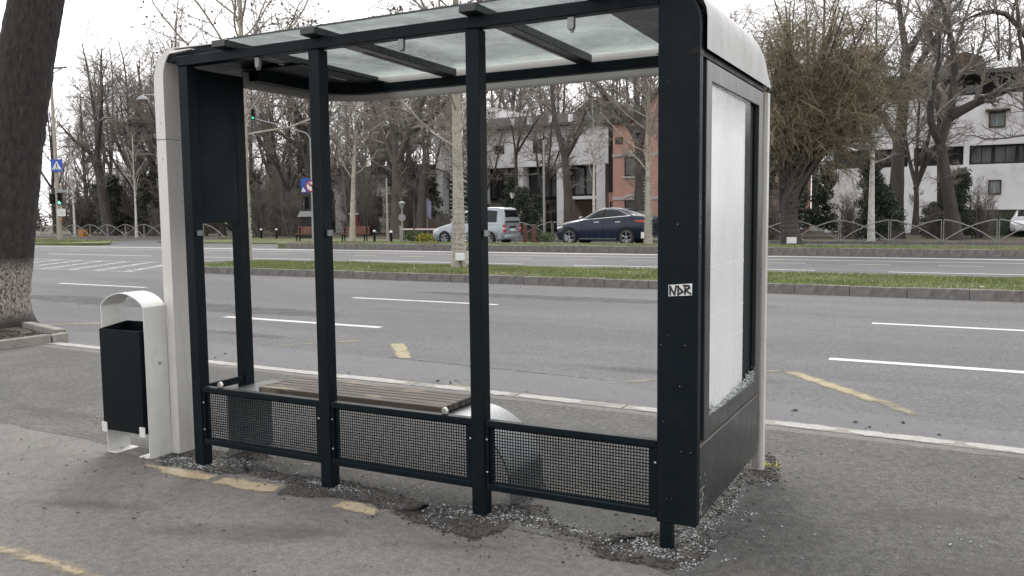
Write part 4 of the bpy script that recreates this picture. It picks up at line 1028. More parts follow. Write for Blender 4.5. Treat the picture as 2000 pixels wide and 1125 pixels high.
def tree_meshes(name, seed, trunk, r0, limbs=(), r1=0.12, auto=0, auto_ang=0.6, auto_t=(0.5, 1.0), auto_len=0.5, auto_trop=0.05,
                n2=9, n3=8, n4=7, l2=0.45, l3=0.5, l4=0.5, trop=0.04, wander=0.16, bark='bark_dark', twig='twig', flare=1.5, k0=14, twr=0.006, balls=0, depth=0.9, a2=0.75, a3=0.75, smax=2.6):
    r = np.random.default_rng(seed)
    tr, cr = Geo(), Geo()
    T = resample([(x, r.normal(0, 0.03) if i else 0, z) for i, (x, z) in enumerate(trunk)], 14)
    h = np.linspace(0, 1, 14)
    RT = r0 * (1 - 0.42 * h) * (1 + (flare - 1) * np.exp(-h * 14)) * (1 + r.normal(0, 0.03, 14))
    if not limbs and auto: RT = r0 * (1 - 0.85 * h) * (1 + (flare - 1) * np.exp(-h * 18))
    tr.tubes(T[None], RT[None], k0)
    LP, LR = [], []
    for q in limbs:
        p = resample(lift(q, r, depth), 9)
        e = p[-1] - p[-2]; p2 = np.vstack([p, p[-1] + e * 1.3 + r.normal(0, 0.12, 3), p[-1] + e * 2.4 + r.normal(0, 0.3, 3) + np.array([0, 0, 0.3])])
        p = resample(p2, 9)
        LP.append(p); LR.append(r1 * (1 - 0.78 * np.linspace(0, 1, 9)) * r.uniform(0.85, 1.15))
    if auto:
        Pa, Ra = kids(r, T[None], RT[None], auto, auto_t[0], auto_t[1], auto_ang, auto_len, 0.55, 9, 0.10, auto_trop, angj=0.2)
        LP += list(Pa); LR += list(np.minimum(Ra, r1))
    LP, LR = np.array(LP), np.array(LR)
    tr.tubes(LP, LR, 7)
    P2, R2 = kids(r, LP, LR, n2, 0.22, 1.0, a2, l2, 0.55, 7, wander, trop, 0.3, 4.0, 0.012)
    if len(limbs): 
        Pt, Rt = kids(r, T[None], RT[None] * 0.3, 7, 0.45, 1.0, 0.95, 0.28, 0.5, 7, wander, trop, 0.5, 2.2, 0.012)
        P2, R2 = np.concatenate([P2, Pt]), np.concatenate([R2, Rt])
    cr.tubes(P2, R2, 5)
    P3, R3 = kids(r, P2, R2, n3, 0.15, 1.0, a3, l3, 0.6, 5, wander * 1.2, trop, 0.15, smax, twr * 1.3)
    cr.tubes(P3, R3, 4)
    P4, R4 = kids(r, P3, R3, n4, 0.15, 1.0, 0.75, l4, 0.7, 3, wander * 1.3, trop, 0.10, smax * 0.7, twr)
    cr.tubes(P4, R4, 3)
    out = {'trunk': tr.mesh(name + '_trunk', bark), 'crown': cr.mesh(name + '_crown', twig)}
    if balls:
        tips = P4[r.choice(len(P4), balls, replace=False), -1]
        b = np.array([(1, 0, 0), (-1, 0, 0), (0, 1, 0), (0, -1, 0), (0, 0, 1), (0, 0, -1)], float) * 0.034
        V = tips[:, None] + b[None] * r.uniform(0.6, 1.5, (balls, 1, 1)) - np.array([0, 0, 0.04])
        tri = np.array([(0, 2, 4), (2, 1, 4), (1, 3, 4), (3, 0, 4), (2, 0, 5), (1, 2, 5), (3, 1, 5), (0, 3, 5)])
        F = (tri[None] + (np.arange(balls) * 6)[:, None, None]).reshape(-1, 3)
        out['seed_balls'] = arr_mesh(name + '_balls', V, F, 'seedball', n=3)
    return out
FACE = 0.487
def plant(name, meshes, label, x, y, z=0.0, rz=None, s=1.0, group=None, cat='tree', road=True):
    """a tree: an empty at its foot with trunk and crown"""
    p = W(x, y, z) if road else (x, y, z)
    t = thing(name, label, cat, p, FACE if rz is None else rz, group)
    t.scale = (s, s, s)
    for part, me in meshes.items():
        o = link(part, me, t)
        if part in ('crown', 'seed_balls', 'leaves', 'ivy'): o['kind'] = 'stuff'
    return t

def leaves(n, seed, shape, size, mat, name):
    """leaf cards filling clumps; shape is a list of (cx, cy, cz, rx, ry, rz) clumps"""
    r = np.random.default_rng(seed)
    w = np.array([a[3] * a[4] * a[5] for a in shape]); w = w / w.sum()
    ix = r.choice(len(shape), n, p=w); S = np.array(shape)[ix]
    d = norm(r.normal(0, 1, (n, 3))) * (r.random((n, 1)) ** 0.45)
    c = S[:, :3] + d * S[:, 3:]
    a = norm(r.normal(0, 1, (n, 3))); b = norm(np.cross(a, r.normal(0, 1, (n, 3))))
    s = size * r.uniform(0.5, 1.4, (n, 1))
    V = np.stack([c - a * s, c + b * s * 0.45, c + a * s, c - b * s * 0.45], 1)
    return arr_mesh(name, V, np.arange(4 * n), mat)

# big leaning tree at the left edge with limewashed foot
t = thing('roadside_tree', 'massive leaning dark trunk with flaking whitewashed foot at the kerb', 'tree', (-10.82, 3.62, 0), FACE)
P_ = resample([(0.0, 0, -0.05), (0.06, 0.0, 0.4), (0.18, 0, 1.03), (0.42, 0, 2.49), (0.68, 0, 3.78), (0.95, 0, 4.9), (1.3, 0.1, 6.5)], 90)
V = []; K = 150
P_ = resample(P_, 330)
from mathutils import noise as mnoise
for i, p in enumerate(P_):
    z = p[2]; base = 0.405 - 0.012 * z + 0.16 * math.exp(-max(0, z) * 5.5)
    for j in range(K):
        a = 2 * math.pi * j / K; cx_, cy_ = math.cos(a), math.sin(a)
        q = Vector((cx_ * base * 26, cy_ * base * 26, z * 4.2))
        pl_ = mnoise.voronoi(q + 0.6 * mnoise.noise_vector(q * 0.5), distance_metric='DISTANCE', exponent=2.5)[0]
        ridge = 0.013 * (min(1.0, (pl_[1] - pl_[0]) * 2.2) - 0.6) + 0.012 * mnoise.noise(q * 0.35) + 0.008 * mnoise.noise(q * 2.7) + 0.008 * abs(mnoise.noise(Vector((q.x * 1.1, q.y * 1.1, q.z * 0.3)))) + 0.035 * math.exp(-max(0, z) * 3) * math.sin(a * 5 + 0.5)
        V.append((p[0] + (base + ridge) * cx_, p[1] + (base + ridge) * cy_, z))
Q = [(i * K + j, i * K + (j + 1) % K, (i + 1) * K + (j + 1) % K, (i + 1) * K + j) for i in range(329) for j in range(K)]
link('trunk', arr_mesh('fore_trunk', V, Q, 'trunk_fore', True), t)
tm = tree_meshes('fore_top', 5, [(1.25, 6.4), (1.6, 8)], 0.3, [[(1.3, 6.5), (0.2, 8.5), (-0.6, 11)], [(1.4, 6.6), (2.4, 9), (3.0, 12)], [(1.5, 7.0), (1.6, 9), (1.2, 12.5)]], 0.2, n2=7, n3=5, n4=4)
link('limbs', tm['trunk'], t); link('crown', tm['crown'], t)['kind'] = 'stuff'
# tree pit with rough timber-like kerb
pit = MB(); pit.poly(jag([(-12.2, 2.2), (-8.85, 2.45), (-8.62, 3.12), (-9.0, 3.32), (-9.9, 3.55), (-12.2, 3.7)], 0.15, 0.03, 3), 0.03)
struct(pit.build('tree_pit', 'soil'))
te = thing('tree_pit_edging', 'weathered pale edging stones round the tree pit', 'edging', (-8.9, 3.0, 0))
for a, b in (((-8.72, 2.05), (-8.55, 2.95)), ((-8.55, 2.97), (-8.52, 3.16)), ((-10.2, 3.72), (-8.86, 3.33))):
    dx, dy = b[0] - a[0], b[1] - a[1]; L = math.hypot(dx, dy); nx, ny = -dy / L * 0.07, dx / L * 0.07
    m = MB(); m.hexa([(a[0] - nx, a[1] - ny, -0.02), (b[0] - nx, b[1] - ny, -0.02), (b[0] + nx, b[1] + ny, -0.02), (a[0] + nx, a[1] + ny, -0.02)],
                     [(a[0] - nx, a[1] - ny, 0.10), (b[0] - nx, b[1] - ny, 0.115), (b[0] + nx, b[1] + ny, 0.11), (a[0] + nx, a[1] + ny, 0.095)])
    loc(m, 8.9, -3.0); m.build('edging_stone', 'kerbtop', te, 0.012)
cl_ = [(rr.uniform(-10.6, -8.8), rr.uniform(2.5, 3.3), 0.035) for _ in range(900)]
chips('leaf_litter', cl_, 0.01, 0.035, 'soil', 'dark leaf litter and clods at the foot of the leaning tree', 'litter', 9, 0.5)

# median plane trees
pl = dict(bark='bark_white', twig='twig', flare=1.25, balls=700, trop=0.03, wander=0.17, n2=9, n3=7, n4=6, twr=0.0055, a2=0.85, l2=0.5)
m1 = tree_meshes('plane_a', 21, [(0, -0.05), (0.01, 2.5), (-0.02, 4.6), (0.02, 7.4), (0.1, 10.5)], 0.185, (), 0.032, auto=24, auto_ang=1.05, auto_t=(0.28, 0.98), auto_len=0.42, auto_trop=0.07, **pl)
m2 = tree_meshes('plane_b', 22, [(0, -0.05), (0.08, 3.2), (0.11, 5.9), (0.15, 9.0), (0.1, 11.5)], 0.185, (), 0.034, auto=26, auto_ang=0.95, auto_t=(0.36, 0.98), auto_len=0.50, auto_trop=0.07, **pl)
M1 = plant('plane_tree', m1, 'pale flaking plane tree wound with fairy lights near a white box on the median', -11.18, 16.2, 0.09)
M2 = plant('plane_tree', m2, 'tall pale plane tree with seed balls at the left tip of the median', -20.3, 17.0, 0.09)
pm_ = tree_meshes('young_plane', 23, [(0, -0.05), (0.14, 3.2), (0.35, 6.2), (0.4, 8.6)], 0.16, (), 0.022, auto=18, auto_ang=0.95, auto_t=(0.36, 0.98), auto_len=0.30, auto_trop=0.06, **{**pl, 'balls': 120})
plant('plane_tree', pm_, 'young pale tree beside the right red park bench', -27.9, 31.6, 0.19)
pm2 = tree_meshes('leaning_plane', 24, [(0.1, -0.05), (-0.1, 2.5), (-0.22, 4.6), (-0.19, 8.2)], 0.15, (), 0.022, auto=18, auto_ang=0.95, auto_t=(0.32, 0.98), auto_len=0.32, auto_trop=0.06, **{**pl, 'balls': 120})
plant('plane_tree', pm2, 'slim pale tree leaning left in front of the silver van', -20.3, 31.8, 0.19)
pm3 = tree_meshes('plane_c', 25, [(0, -0.05), (-0.01, 4.1), (0.04, 8.3)], 0.16, (), 0.024, auto=18, auto_ang=0.95, auto_t=(0.36, 0.98), auto_len=0.32, auto_trop=0.06, **{**pl, 'balls': 100})
plant('plane_tree', pm3, 'pale tree wound with lights at the tail of the navy car', -11.2, 31.3, 0.19)
# right-hand twin, out of the line of the shelter
big = dict(n2=11, n3=9, n4=8, twr=0.0085, a2=0.85, a3=0.85, bark='bark_dark', twig='twig')
B = tree_meshes('tree_b', 31, [(0, -0.05), (0.07, 3.3), (0.04, 5.0)], 0.46, [[(0.04, 4.9), (-0.54, 6.1), (-1.12, 7.4), (-1.5, 9.0)], [(0.04, 4.9), (-0.15, 7.0), (-0.37, 9.0), (-0.45, 11.3)], [(0.15, 5.0), (0.61, 6.1), (1.22, 7.6), (2.0, 8.8), (3.0, 10.6)], [(0.97, 7.0), (1.73, 7.65), (2.72, 8.1), (3.6, 9.3)]], 0.26, **{**big, 'bark': 'bark_mid'})
plant('park_tree', B, 'thick brown forked tree behind the barrier post, left of the pair', -33.0, 42.3)
C_ = tree_meshes('tree_c', 32, [(0, -0.05), (0.02, 1.6), (0.19, 4.2), (0.55, 6.4)], 0.40, [[(0.55, 6.4), (1.05, 8.1), (1.24, 9.65), (1.4, 12)], [(0.55, 6.4), (0, 7.4), (-0.6, 7.7)], [(0.54, 7.5), (-0.13, 9.2), (-0.45, 10.9)], [(1.05, 7.8), (1.72, 8.2), (2.13, 9.1)]], 0.2, **{**big, 'bark': 'bark_mid'})
plant('park_tree', C_, 'forked dark tree leaning right over the white barrier and blue flag', -36.5, 50)
D_ = tree_meshes('tree_d', 33, [(0, -0.05), (0, 1.25), (-0.05, 2.8), (-0.21, 5.0), (-0.37, 5.8)], 0.36, [[(-0.37, 5.7), (-0.66, 6.6), (-0.98, 7.7), (-1.03, 9.3), (-1.08, 11.8)], [(-0.27, 5.7), (-0.04, 6.05), (0.1, 6.6)], [(-0.2, 5.2), (0.5, 6.3), (0.9, 7.8)]], 0.20, **{**big, 'bark': 'bark_mid'})
plant('park_tree', D_, 'pollarded tree with a stub fork before the white building doorway', -22.0, 46)
D2 = tree_meshes('tree_d2', 34, [(0, -0.05), (0, 1.1), (0.08, 4.4), (0.13, 5.9)], 0.17, [[(0.13, 5.9), (0.43, 7.3), (0.81, 8.2)], [(0.09, 5.5), (0, 6.8), (-0.18, 7.7)], [(0.13, 5.9), (0.91, 7.0), (1.47, 7.9)]], 0.11, **big)
plant('park_tree', D2, 'slender three-armed tree between the two windows of the white building', -28.2, 50)
E_ = tree_meshes('tree_e', 35, [(0, -0.05), (0, 1.7), (0.05, 4.0), (-0.07, 5.6)], 0.44, [[(-0.07, 5.6), (-0.34, 6.6), (-1.0, 7.3), (-1.66, 7.9), (-2.2, 8.6), (-2.6, 9.2)], [(-0.16, 6.2), (-0.14, 7.9), (-0.23, 8.6), (-0.35, 10.9)], [(0.02, 5.6), (0.31, 7.6), (0.37, 8.6), (0.42, 11.2)]], 0.24, **big)
plant('park_tree', E_, 'large dark tree covering the salmon brick front', -16.4, 44)
A_ = tree_meshes('tree_a', 36, [(0.04, -0.05), (-0.1, 2.0), (-0.31, 3.9), (-0.75, 7.0)], 0.52, [[(-0.75, 6.9), (-1.53, 8), (-2.42, 8.6), (-2.8, 9.4)], [(-0.75, 6.9), (-0.55, 9), (-0.65, 10.6), (-1.08, 12), (-1.28, 14.3)], [(-0.59, 8.1), (-0.09, 9.8), (0.5, 11.4), (0.86, 13.8)]], 0.26, **{**big, 'n2': 12})
plant('park_tree', A_, 'thick dark leaning tree behind the arched fence, right of the green signal', -68.5, 46)
A2 = tree_meshes('tree_a2', 37, [(0, -0.05), (0.25, 6), (0.29, 8.8)], 0.36, [[(0.29, 8.8), (-0.44, 10.2), (-1.04, 12)], [(0.29, 8.8), (0.87, 11.3), (1.11, 13.4)], [(0.27, 7), (-0.8, 8.3), (-1.9, 9)]], 0.18, **big)
ivy1 = leaves(2600, 3, [(0.1 + 0.03 * z, 0, z, 0.55, 0.55, 0.5) for z in np.linspace(0.6, 8.5, 14)], 0.085, 'ivy', 'ivy_leaves')
A2['ivy'] = ivy1
plant('park_tree', A2, 'ivy-clad dark tree at the white end of the shelter', -65.0, 48)
L_ = tree_meshes('tree_l', 38, [(0, -0.05), (0, 5.3), (-0.18, 7.25)], 0.46, [[(-0.18, 7.2), (-0.78, 9.6), (-1.26, 10.8), (-1.7, 12.4)], [(-0.1, 7.2), (0.42, 9.6), (1.08, 12)], [(-0.1, 6), (-1.5, 7.6), (-3, 8.4)]], 0.26, **big)
plant('park_tree', L_, 'dark tree with a trunk bending left above the no-left-turn sign', -44.7, 47)
H_ = tree_meshes('tree_h', 39, [(0.02, -0.05), (0.07, 4.6), (0.32, 7.4), (0.33, 10)], 0.40, [[(0.33, 10), (0.14, 11.6), (0.02, 13), (-0.1, 14.3)], [(0.32, 7.4), (0.61, 8.7), (1.4, 9.9), (2.1, 11.1)], [(0.33, 9.8), (1.14, 11.1), (1.9, 12.7)], [(0.1, 5.2), (-0.9, 6.8), (-1.6, 8.6)]], 0.22, **big)
plant('park_tree', H_, 'straight dark tree just right of the white birch', -2.84, 47)
H2 = tree_meshes('tree_h2', 40, [(0, -0.05), (-0.33, 6), (-0.73, 13), (-0.87, 14.7)], 0.24, (), 0.07, auto=12, auto_ang=0.8, auto_t=(0.35, 0.95), auto_len=0.22, **big)
plant('park_tree', H2, 'tall thin dark tree behind the forked leaning one', -0.65, 50)
I_ = tree_meshes('tree_i', 41, [(0, -0.05), (-0.03, 0.6), (-0.48, 3.1), (-0.85, 4.95)], 0.38, [[(-0.85, 4.9), (-1.2, 5.4), (-1.79, 5.9), (-1.64, 7), (-1.5, 8.2)], [(-0.8, 5.0), (-0.62, 5.7), (-0.22, 6.9), (0, 8.2), (-0.18, 9.4), (-0.69, 10.9)], [(-0.4, 6.2), (0.9, 7.0), (2.6, 7.6)]], 0.24, **big)
plant('park_tree', I_, 'forked dark tree leaning left before the right white facade', 0.1, 45)
J_ = tree_meshes('tree_j', 42, [(-0.03, -0.05), (-0.53, 4.1), (-1.12, 7.7)], 0.26, [[(-1.12, 7.6), (-1.37, 8.6), (-1.73, 9.8), (-1.67, 11.2)], [(-1.37, 9.5), (-2.5, 11.1), (-3.9, 10.5)], [(-0.9, 6.5), (-0.2, 9), (0.3, 11)]], 0.15, **big)
plant('park_tree', J_, 'dark tree reaching in over the upper right corner', 4.1, 44)

# birches
bi = tree_meshes('birch', 51, [(0, -0.05), (0.02, 3.2), (-0.02, 5.6), (0.1, 8.2)], 0.105, (), 0.017, auto=14, auto_ang=0.6, auto_t=(0.35, 0.97), auto_len=0.26, n2=6, n3=5, n4=4, bark='bark_birch', twig='twig', trop=-0.02)
bg_ = tree_meshes('white_birch', 52, [(0, -0.05), (-0.04, 1.8), (-0.03, 4.2), (-0.02, 6.6), (0.2, 8.2)], 0.175, (), 0.045, auto=13, auto_ang=0.8, auto_t=(0.42, 0.97), auto_len=0.24, n2=6, n3=5, n4=4, bark='bark_birch', twig='twig_dark', trop=-0.03, flare=1.1)
plant('birch_tree', bg_, 'bright white birch trunk behind the arched fence at right', -3.33, 40.9)
plant('birch_tree', bi, 'thin white birch right of the traffic signal pole', -66.2, 41.2)
plant('birch_tree', bi, 'thin white birch nearest the white end of the shelter', -58.2, 41.2, rz=1.9)
plant('birch_tree', bi, 'thin white birch between the whitewashed trunk and the signal pole', -72.0, 41.2, rz=3.3)
plant('birch_tree', bi, 'thin white birch above the navy car roof', -18.9, 43, rz=4.0)

# dense weeping tree
def weeping(seed):
    r = np.random.default_rng(seed); tr, cr = Geo(), Geo()
    T = resample([(0, 0, -0.05), (-0.12, 0, 1.0), (-0.2, 0, 2.2), (-0.1, 0, 3.0)], 10)
    RT = 0.40 * (1 - 0.25 * np.linspace(0, 1, 10)) * (1 + 0.35 * np.exp(-np.linspace(0, 1, 10) * 6))
    tr.tubes(T[None], RT[None], 14)
    LP, LR = [], []
    for i in range(46):
        tx, ty = r.uniform(-2.0, 4.3), r.uniform(-2.4, 2.4); tz = 9.9 - 0.30 * ((tx - 1.1) ** 2 + ty ** 2) ** 0.9 + r.normal(0, 0.7)
        b = np.array([r.normal(-0.15, 0.2), r.normal(0, 0.2), r.uniform(1.2, 2.8)])
        mid = np.array([b[0] * 0.4 + tx * 0.35, b[1] * 0.4 + ty * 0.35, tz * 0.55 + 0.6])
        LP.append(resample([b, mid, (tx * 0.8, ty * 0.8, tz * 0.86), (tx, ty, max(tz, 4))], 9)); LR.append(0.12 * (1 - 0.75 * np.linspace(0, 1, 9)) * r.uniform(0.6, 1.1))
    LP, LR = np.array(LP), np.array(LR); tr.tubes(LP, LR, 7)
    P2, R2 = kids(r, LP, LR, 13, 0.22, 1.0, 0.7, 0.36, 0.5, 7, 0.14, -0.05, 0.8, 3.2, 0.014); cr.tubes(P2, R2, 5)
    P3, R3 = kids(r, P2, R2, 7, 0.15, 1.0, 0.75, 0.6, 0.6, 6, 0.13, -0.12, 0.5, 2.2, 0.010); cr.tubes(P3, R3, 3)
    P4, R4 = kids(r, P3, R3, 5, 0.15, 1.0, 0.6, 0.62, 0.7, 4, 0.26, -0.14, 0.3, 1.7, 0.0095); cr.tubes(P4, R4, 3)
    return {'trunk': tr.mesh('weeping_trunk', 'bark_dark'), 'crown': cr.mesh('weeping_crown', 'twig_gold')}
F_ = weeping(61)
plant('weeping_tree', F_, 'dense tangled straw-brown weeping tree right of the lightbox', -5.9, 35.0)

# evergreens and thickets of the park
def thicket(name, seed, H, n, twig, spread=1.3):
    r = np.random.default_rng(seed); g_ = Geo(); LP, LR = [], []
    for i in range(n):
        a = r.uniform(0, 6.28); d = r.uniform(0, 1) ** 0.5 * 0.8; b = np.array([math.cos(a) * d, math.sin(a) * d, -0.05]); hh = H * r.uniform(0.55, 1.05)
        e = b + np.array([r.normal(0, spread * 0.5), r.normal(0, spread * 0.5), hh])
        LP.append(resample([b, (b + e) / 2 + r.normal(0, 0.25, 3), e], 8)); LR.append(0.05 * (1 - 0.8 * np.linspace(0, 1, 8)))
    LP, LR = np.array(LP), np.array(LR); g_.tubes(LP, LR, 5)
    P2, R2 = kids(r, LP, LR, 9, 0.05, 1.0, 0.8, 0.3, 0.55, 6, 0.18, 0.03, 0.4, 2.0, 0.012); g_.tubes(P2, R2, 4)
    P3, R3 = kids(r, P2, R2, 7, 0.1, 1.0, 0.8, 0.5, 0.6, 4, 0.2, 0.02, 0.2, 1.1, 0.009); g_.tubes(P3, R3, 3)
    P4, R4 = kids(r, P3, R3, 3, 0.1, 1.0, 0.8, 0.55, 0.7, 3, 0.2, 0.0, 0.15, 0.8, 0.008); g_.tubes(P4, R4, 3)
    return g_.mesh(name, twig)
TH = [thicket('thicket_a', 71, 4.6, 26, 'twig_dark'), thicket('thicket_b', 72, 5.6, 26, 'twig'), thicket('thicket_c', 73, 3.4, 24, 'twig_dark', 1.8)]
def clump(seed, H, W_, n):
    r = np.random.default_rng(seed); out = []
    for i in range(n):
        z = r.uniform(0.1, 1) * H; w = W_ * (1.05 - 0.75 * z / H) 
        a = r.uniform(0, 6.28); out.append((math.cos(a) * w * r.uniform(0.2, 1), math.sin(a) * w * r.uniform(0.2, 1), z, 0.55 * r.uniform(0.6, 1.3), 0.55, 0.45 * r.uniform(0.6, 1.3)))
    return out
EV = [leaves(6500, 81, clump(1, 4.6, 1.4, 34), 0.10, 'ever', 'evergreen_a'), leaves(6500, 82, clump(2, 3.2, 1.7, 34), 0.10, 'ever', 'evergreen_b'), leaves(5200, 83, clump(3, 6.5, 1.1, 36), 0.10, 'ivy', 'evergreen_c')]
def shrub(me, name, label, x, y, s, rz, group, z=0.02):
    o = link(name, me); o.location = W(x, y, z); o.rotation_euler = (0, 0, rz); o.scale = (s, s, s)
    return tag(o, label, 'shrub', group)
rs = random.Random(77)
def band(n, x0, x1, y0, y1, s0, s1, where, seed):
    r = random.Random(seed)
    for i in range(n):
        x = x0 + (x1 - x0) * (i + r.uniform(0.1, 0.9)) / n; y = r.uniform(y0, y1)
        shrub(TH[r.randrange(3)], 'bare_thicket', 'bare brown thicket ' + where, x, y, r.uniform(s0, s1), r.uniform(0, 6.28), 'bare thickets ' + where)
band(12, -84, -54, 43.5, 56, 0.75, 1.25, 'behind the arched fence left of the shelter', 1)
band(9, -78, -48, 60, 74, 1.0, 1.5, 'deep in the park left of the shelter', 6)
band(11, -55, -38, 44, 54, 0.75, 1.25, 'between the shelter end and the red benches', 2)
band(6, -39, -31, 47, 53, 0.4, 0.65, 'before the low white wing', 3)
band(4, -30, -21, 44, 48, 0.28, 0.45, 'before the white building doorway', 4)
band(8, -14, 6, 42.5, 50, 0.35, 0.65, 'behind the arched fence at right', 5)
def evb(n, x0, x1, y0, y1, s0, s1, where, seed):
    r = random.Random(seed)
    for i in range(n):
        x = x0 + (x1 - x0) * (i + r.uniform(0.1, 0.9)) / n; y = r.uniform(y0, y1)
        shrub(EV[r.randrange(3)], 'evergreen_shrub', 'dark evergreen shrub ' + where, x, y, r.uniform(s0, s1), r.uniform(0, 6.28), 'evergreen shrubs ' + where)
evb(11, -82, -56, 46, 62, 0.8, 1.2, 'in the shade behind the left fence', 11)
evb(7, -55, -40, 49, 57, 0.7, 1.2, 'behind the left red bench', 12)
evb(4, -35, -28, 50, 54, 0.35, 0.55, 'below the low white wing', 13)
evb(3, -26.5, -23.5, 44, 47, 0.5, 0.75, 'right of the silver van', 14)
evb(3, -4.2, -2.6, 42.5, 44, 0.6, 0.9, 'at the foot of the white birch', 15)
evb(3, -1.2, 0.6, 46, 50, 0.5, 0.75, 'under the forked leaning tree at right', 16)
evb(5, -13, -6.5, 43, 50, 0.5, 0.9, 'behind the weeping tree', 17)

# background rows of bare trees sharing four shapes
BT = [tree_meshes('row_a', 91, [(0, -0.05), (0.1, 3), (0.2, 5)], 0.3, [[(0.2, 5), (-0.8, 8), (-1.2, 12)], [(0.2, 5), (0.5, 9), (0.3, 13.5)], [(0.2, 4.8), (1.5, 7.5), (2.2, 11)]], 0.18, **{**big, 'twig': 'twig'}),
      tree_meshes('row_b', 92, [(0, -0.05), (-0.1, 3), (-0.1, 6)], 0.26, [[(-0.1, 6), (-1.2, 8.5), (-1.6, 12.5)], [(-0.1, 6), (0.3, 10), (0.6, 14)], [(-0.1, 5), (1.2, 8), (1.5, 12)], [(-0.1, 4), (-1.8, 6.5), (-2.8, 8.5)]], 0.15, **{**big, 'twig': 'twig_dark'}),
      tree_meshes('row_c', 93, [(0, -0.05), (0, 4), (0.3, 8), (0.2, 14)], 0.24, (), 0.08, auto=18, auto_ang=0.7, auto_t=(0.22, 0.96), auto_len=0.3, n2=8, n3=7, n4=5, bark='bark_mid', twig='twig'),
      tree_meshes('row_d', 94, [(0, -0.05), (0.1, 2.5), (0, 4)], 0.28, [[(0, 4), (-1.5, 6.5), (-2.2, 10)], [(0, 4), (-0.3, 7.5), (-0.2, 12)], [(0, 3.8), (1.3, 7), (1.8, 11.5)], [(0, 3.6), (0.9, 6), (3.0, 8.4)]], 0.17, **{**big, 'twig': 'twig_dark'})]
rows = []
def row(n, x0, x1, y0, y1, s0, s1, where, seed):
    r = random.Random(seed)
    for i in range(n):
        x = x0 + (x1 - x0) * (i + r.uniform(0.15, 0.85)) / n
        plant('background_tree', BT[(i + r.randrange(2)) % 4], 'bare grey-brown tree standing ' + where, x, r.uniform(y0, y1), 0, r.uniform(0, 6.28), r.uniform(s0, s1), 'bare trees ' + where)
row(9, -96, -60, 60, 78, 1.0, 1.3, 'far back in the park left of the shelter', 1)
row(15, -86, -55, 46, 58, 0.85, 1.15, 'close behind the left arched fence', 11)
row(8, -66, -42, 60, 78, 1.0, 1.3, 'deep in the park behind the red benches', 2)
row(8, -54, -37, 46, 56, 0.8, 1.05, 'close behind the red benches', 12)
row(4, -41, -27, 50, 56, 0.6, 0.85, 'before the white building', 3)
row(4, -15, 5, 46, 57, 0.7, 1.0, 'before the right white facade', 4)
row(14, -56, 8, 80, 100, 1.3, 1.8, 'beyond the roofs', 5)
# the wood closing the view at left
def far_wood(seed):
    r = np.random.default_rng(seed); g_ = Geo(); LP, LR = [], []
    for i in range(190):
        x, y = r.uniform(-150, -30), r.uniform(78, 105); h = r.uniform(7, 13)
        LP.append(resample([(x, y, 0), (x + r.normal(0, 0.6), y, h * 0.5), (x + r.normal(0, 1.2), y, h)], 8)); LR.append(0.22 * (1 - 0.85 * np.linspace(0, 1, 8)))
    LP, LR = np.array(LP), np.array(LR); g_.tubes(LP, LR, 5)
    P2, R2 = kids(r, LP, LR, 14, 0.12, 1.0, 0.75, 0.32, 0.5, 5, 0.15, 0.04, 0.8, 4.5, 0.02); g_.tubes(P2, R2, 4)
    P3, R3 = kids(r, P2, R2, 9, 0.1, 1.0, 0.75, 0.5, 0.6, 3, 0.2, 0.02, 0.4, 2.2, 0.014); g_.tubes(P3, R3, 3)
    return g_.mesh('far_wood', 'twig_dark')
tag(road_frame(link('far_wood', far_wood(5))), 'hazy brown mass of bare winter trees at the far end of the park', 'woodland', None, 'stuff')
tag(road_frame(link('park_undergrowth', leaves(16000, 6, [(-130 + 2.4 * i, 66 + 4 * math.sin(i * 1.7), 1.3 + 0.5 * math.sin(i), 2.4, 1.6, 1.7) for i in range(38)], 0.17, 'soil', 'undergrowth'))), 'low dark brown undergrowth deep in the park at left', 'undergrowth', None, 'stuff')

sc_ = [W(rr.uniform(-19, 6), rr.uniform(13.7, 16.9), 0.15) for _ in range(70)]
chips('paper_scraps', sc_, 0.015, 0.05, 'shell_inner', 'pale paper scraps and dead leaves lying in the median grass', 'litter', 15, 0.35)
lf_ = [W(rr.uniform(-8, 4), rr.uniform(2.75, 3.3), -0.038) for _ in range(120)] + [W(rr.uniform(-18, 8), rr.uniform(12.6, 13.3), -0.038) for _ in range(160)]
chips('gutter_leaves', lf_, 0.006, 0.025, 'bark_mid', 'brown leaf scraps lying along the gutters', 'litter', 16, 0.35)
# fairy lights wound round three trunks
def fairy(label, x, y, z0, z1, rad_, turns, seed, lean=(0, 0), zb=0.1, lit=True):
    r = random.Random(seed); t = rdthing('string_lights', label, 'string lights', x, y, zb, FACE - RA, 'light strings wound round tree trunks')
    pts = [((rad_ + r.gauss(0, 0.008)) * math.cos(a) + lean[0] * (z / z1), (rad_ + r.gauss(0, 0.008)) * math.sin(a), z + r.gauss(0, 0.02)) for a, z in [(6.283 * turns * k / (turns * 14), z0 + (z1 - z0) * k / (turns * 14)) for k in range(turns * 14)]]
    m = MB(); m.tube(pts, 0.006, 4, False); m.build('cable', 'signwhite' if not lit else 'plate', t)
    m = MB()
    for k in range(0, len(pts), 2):
        p = Vector(pts[k]); d = Vector((p.x - lean[0] * (p.z / z1), p.y, 0)).normalized()
        m.tube([p, p + d * 0.035 + Vector((0, 0, r.uniform(-0.02, 0.02)))], [0.010, 0.004], 4)
    m.build('bulbs', 'sticker', t)['kind'] = 'stuff'
fairy('white string of small lights wound round the plane trunk beside the white box', -11.18, 16.2, 0.15, 3.2, 0.205, 22, 1)
fairy('white string of small lights wound round the trunk at the median tip', -20.3, 17.0, 0.2, 2.6, 0.215, 18, 2)
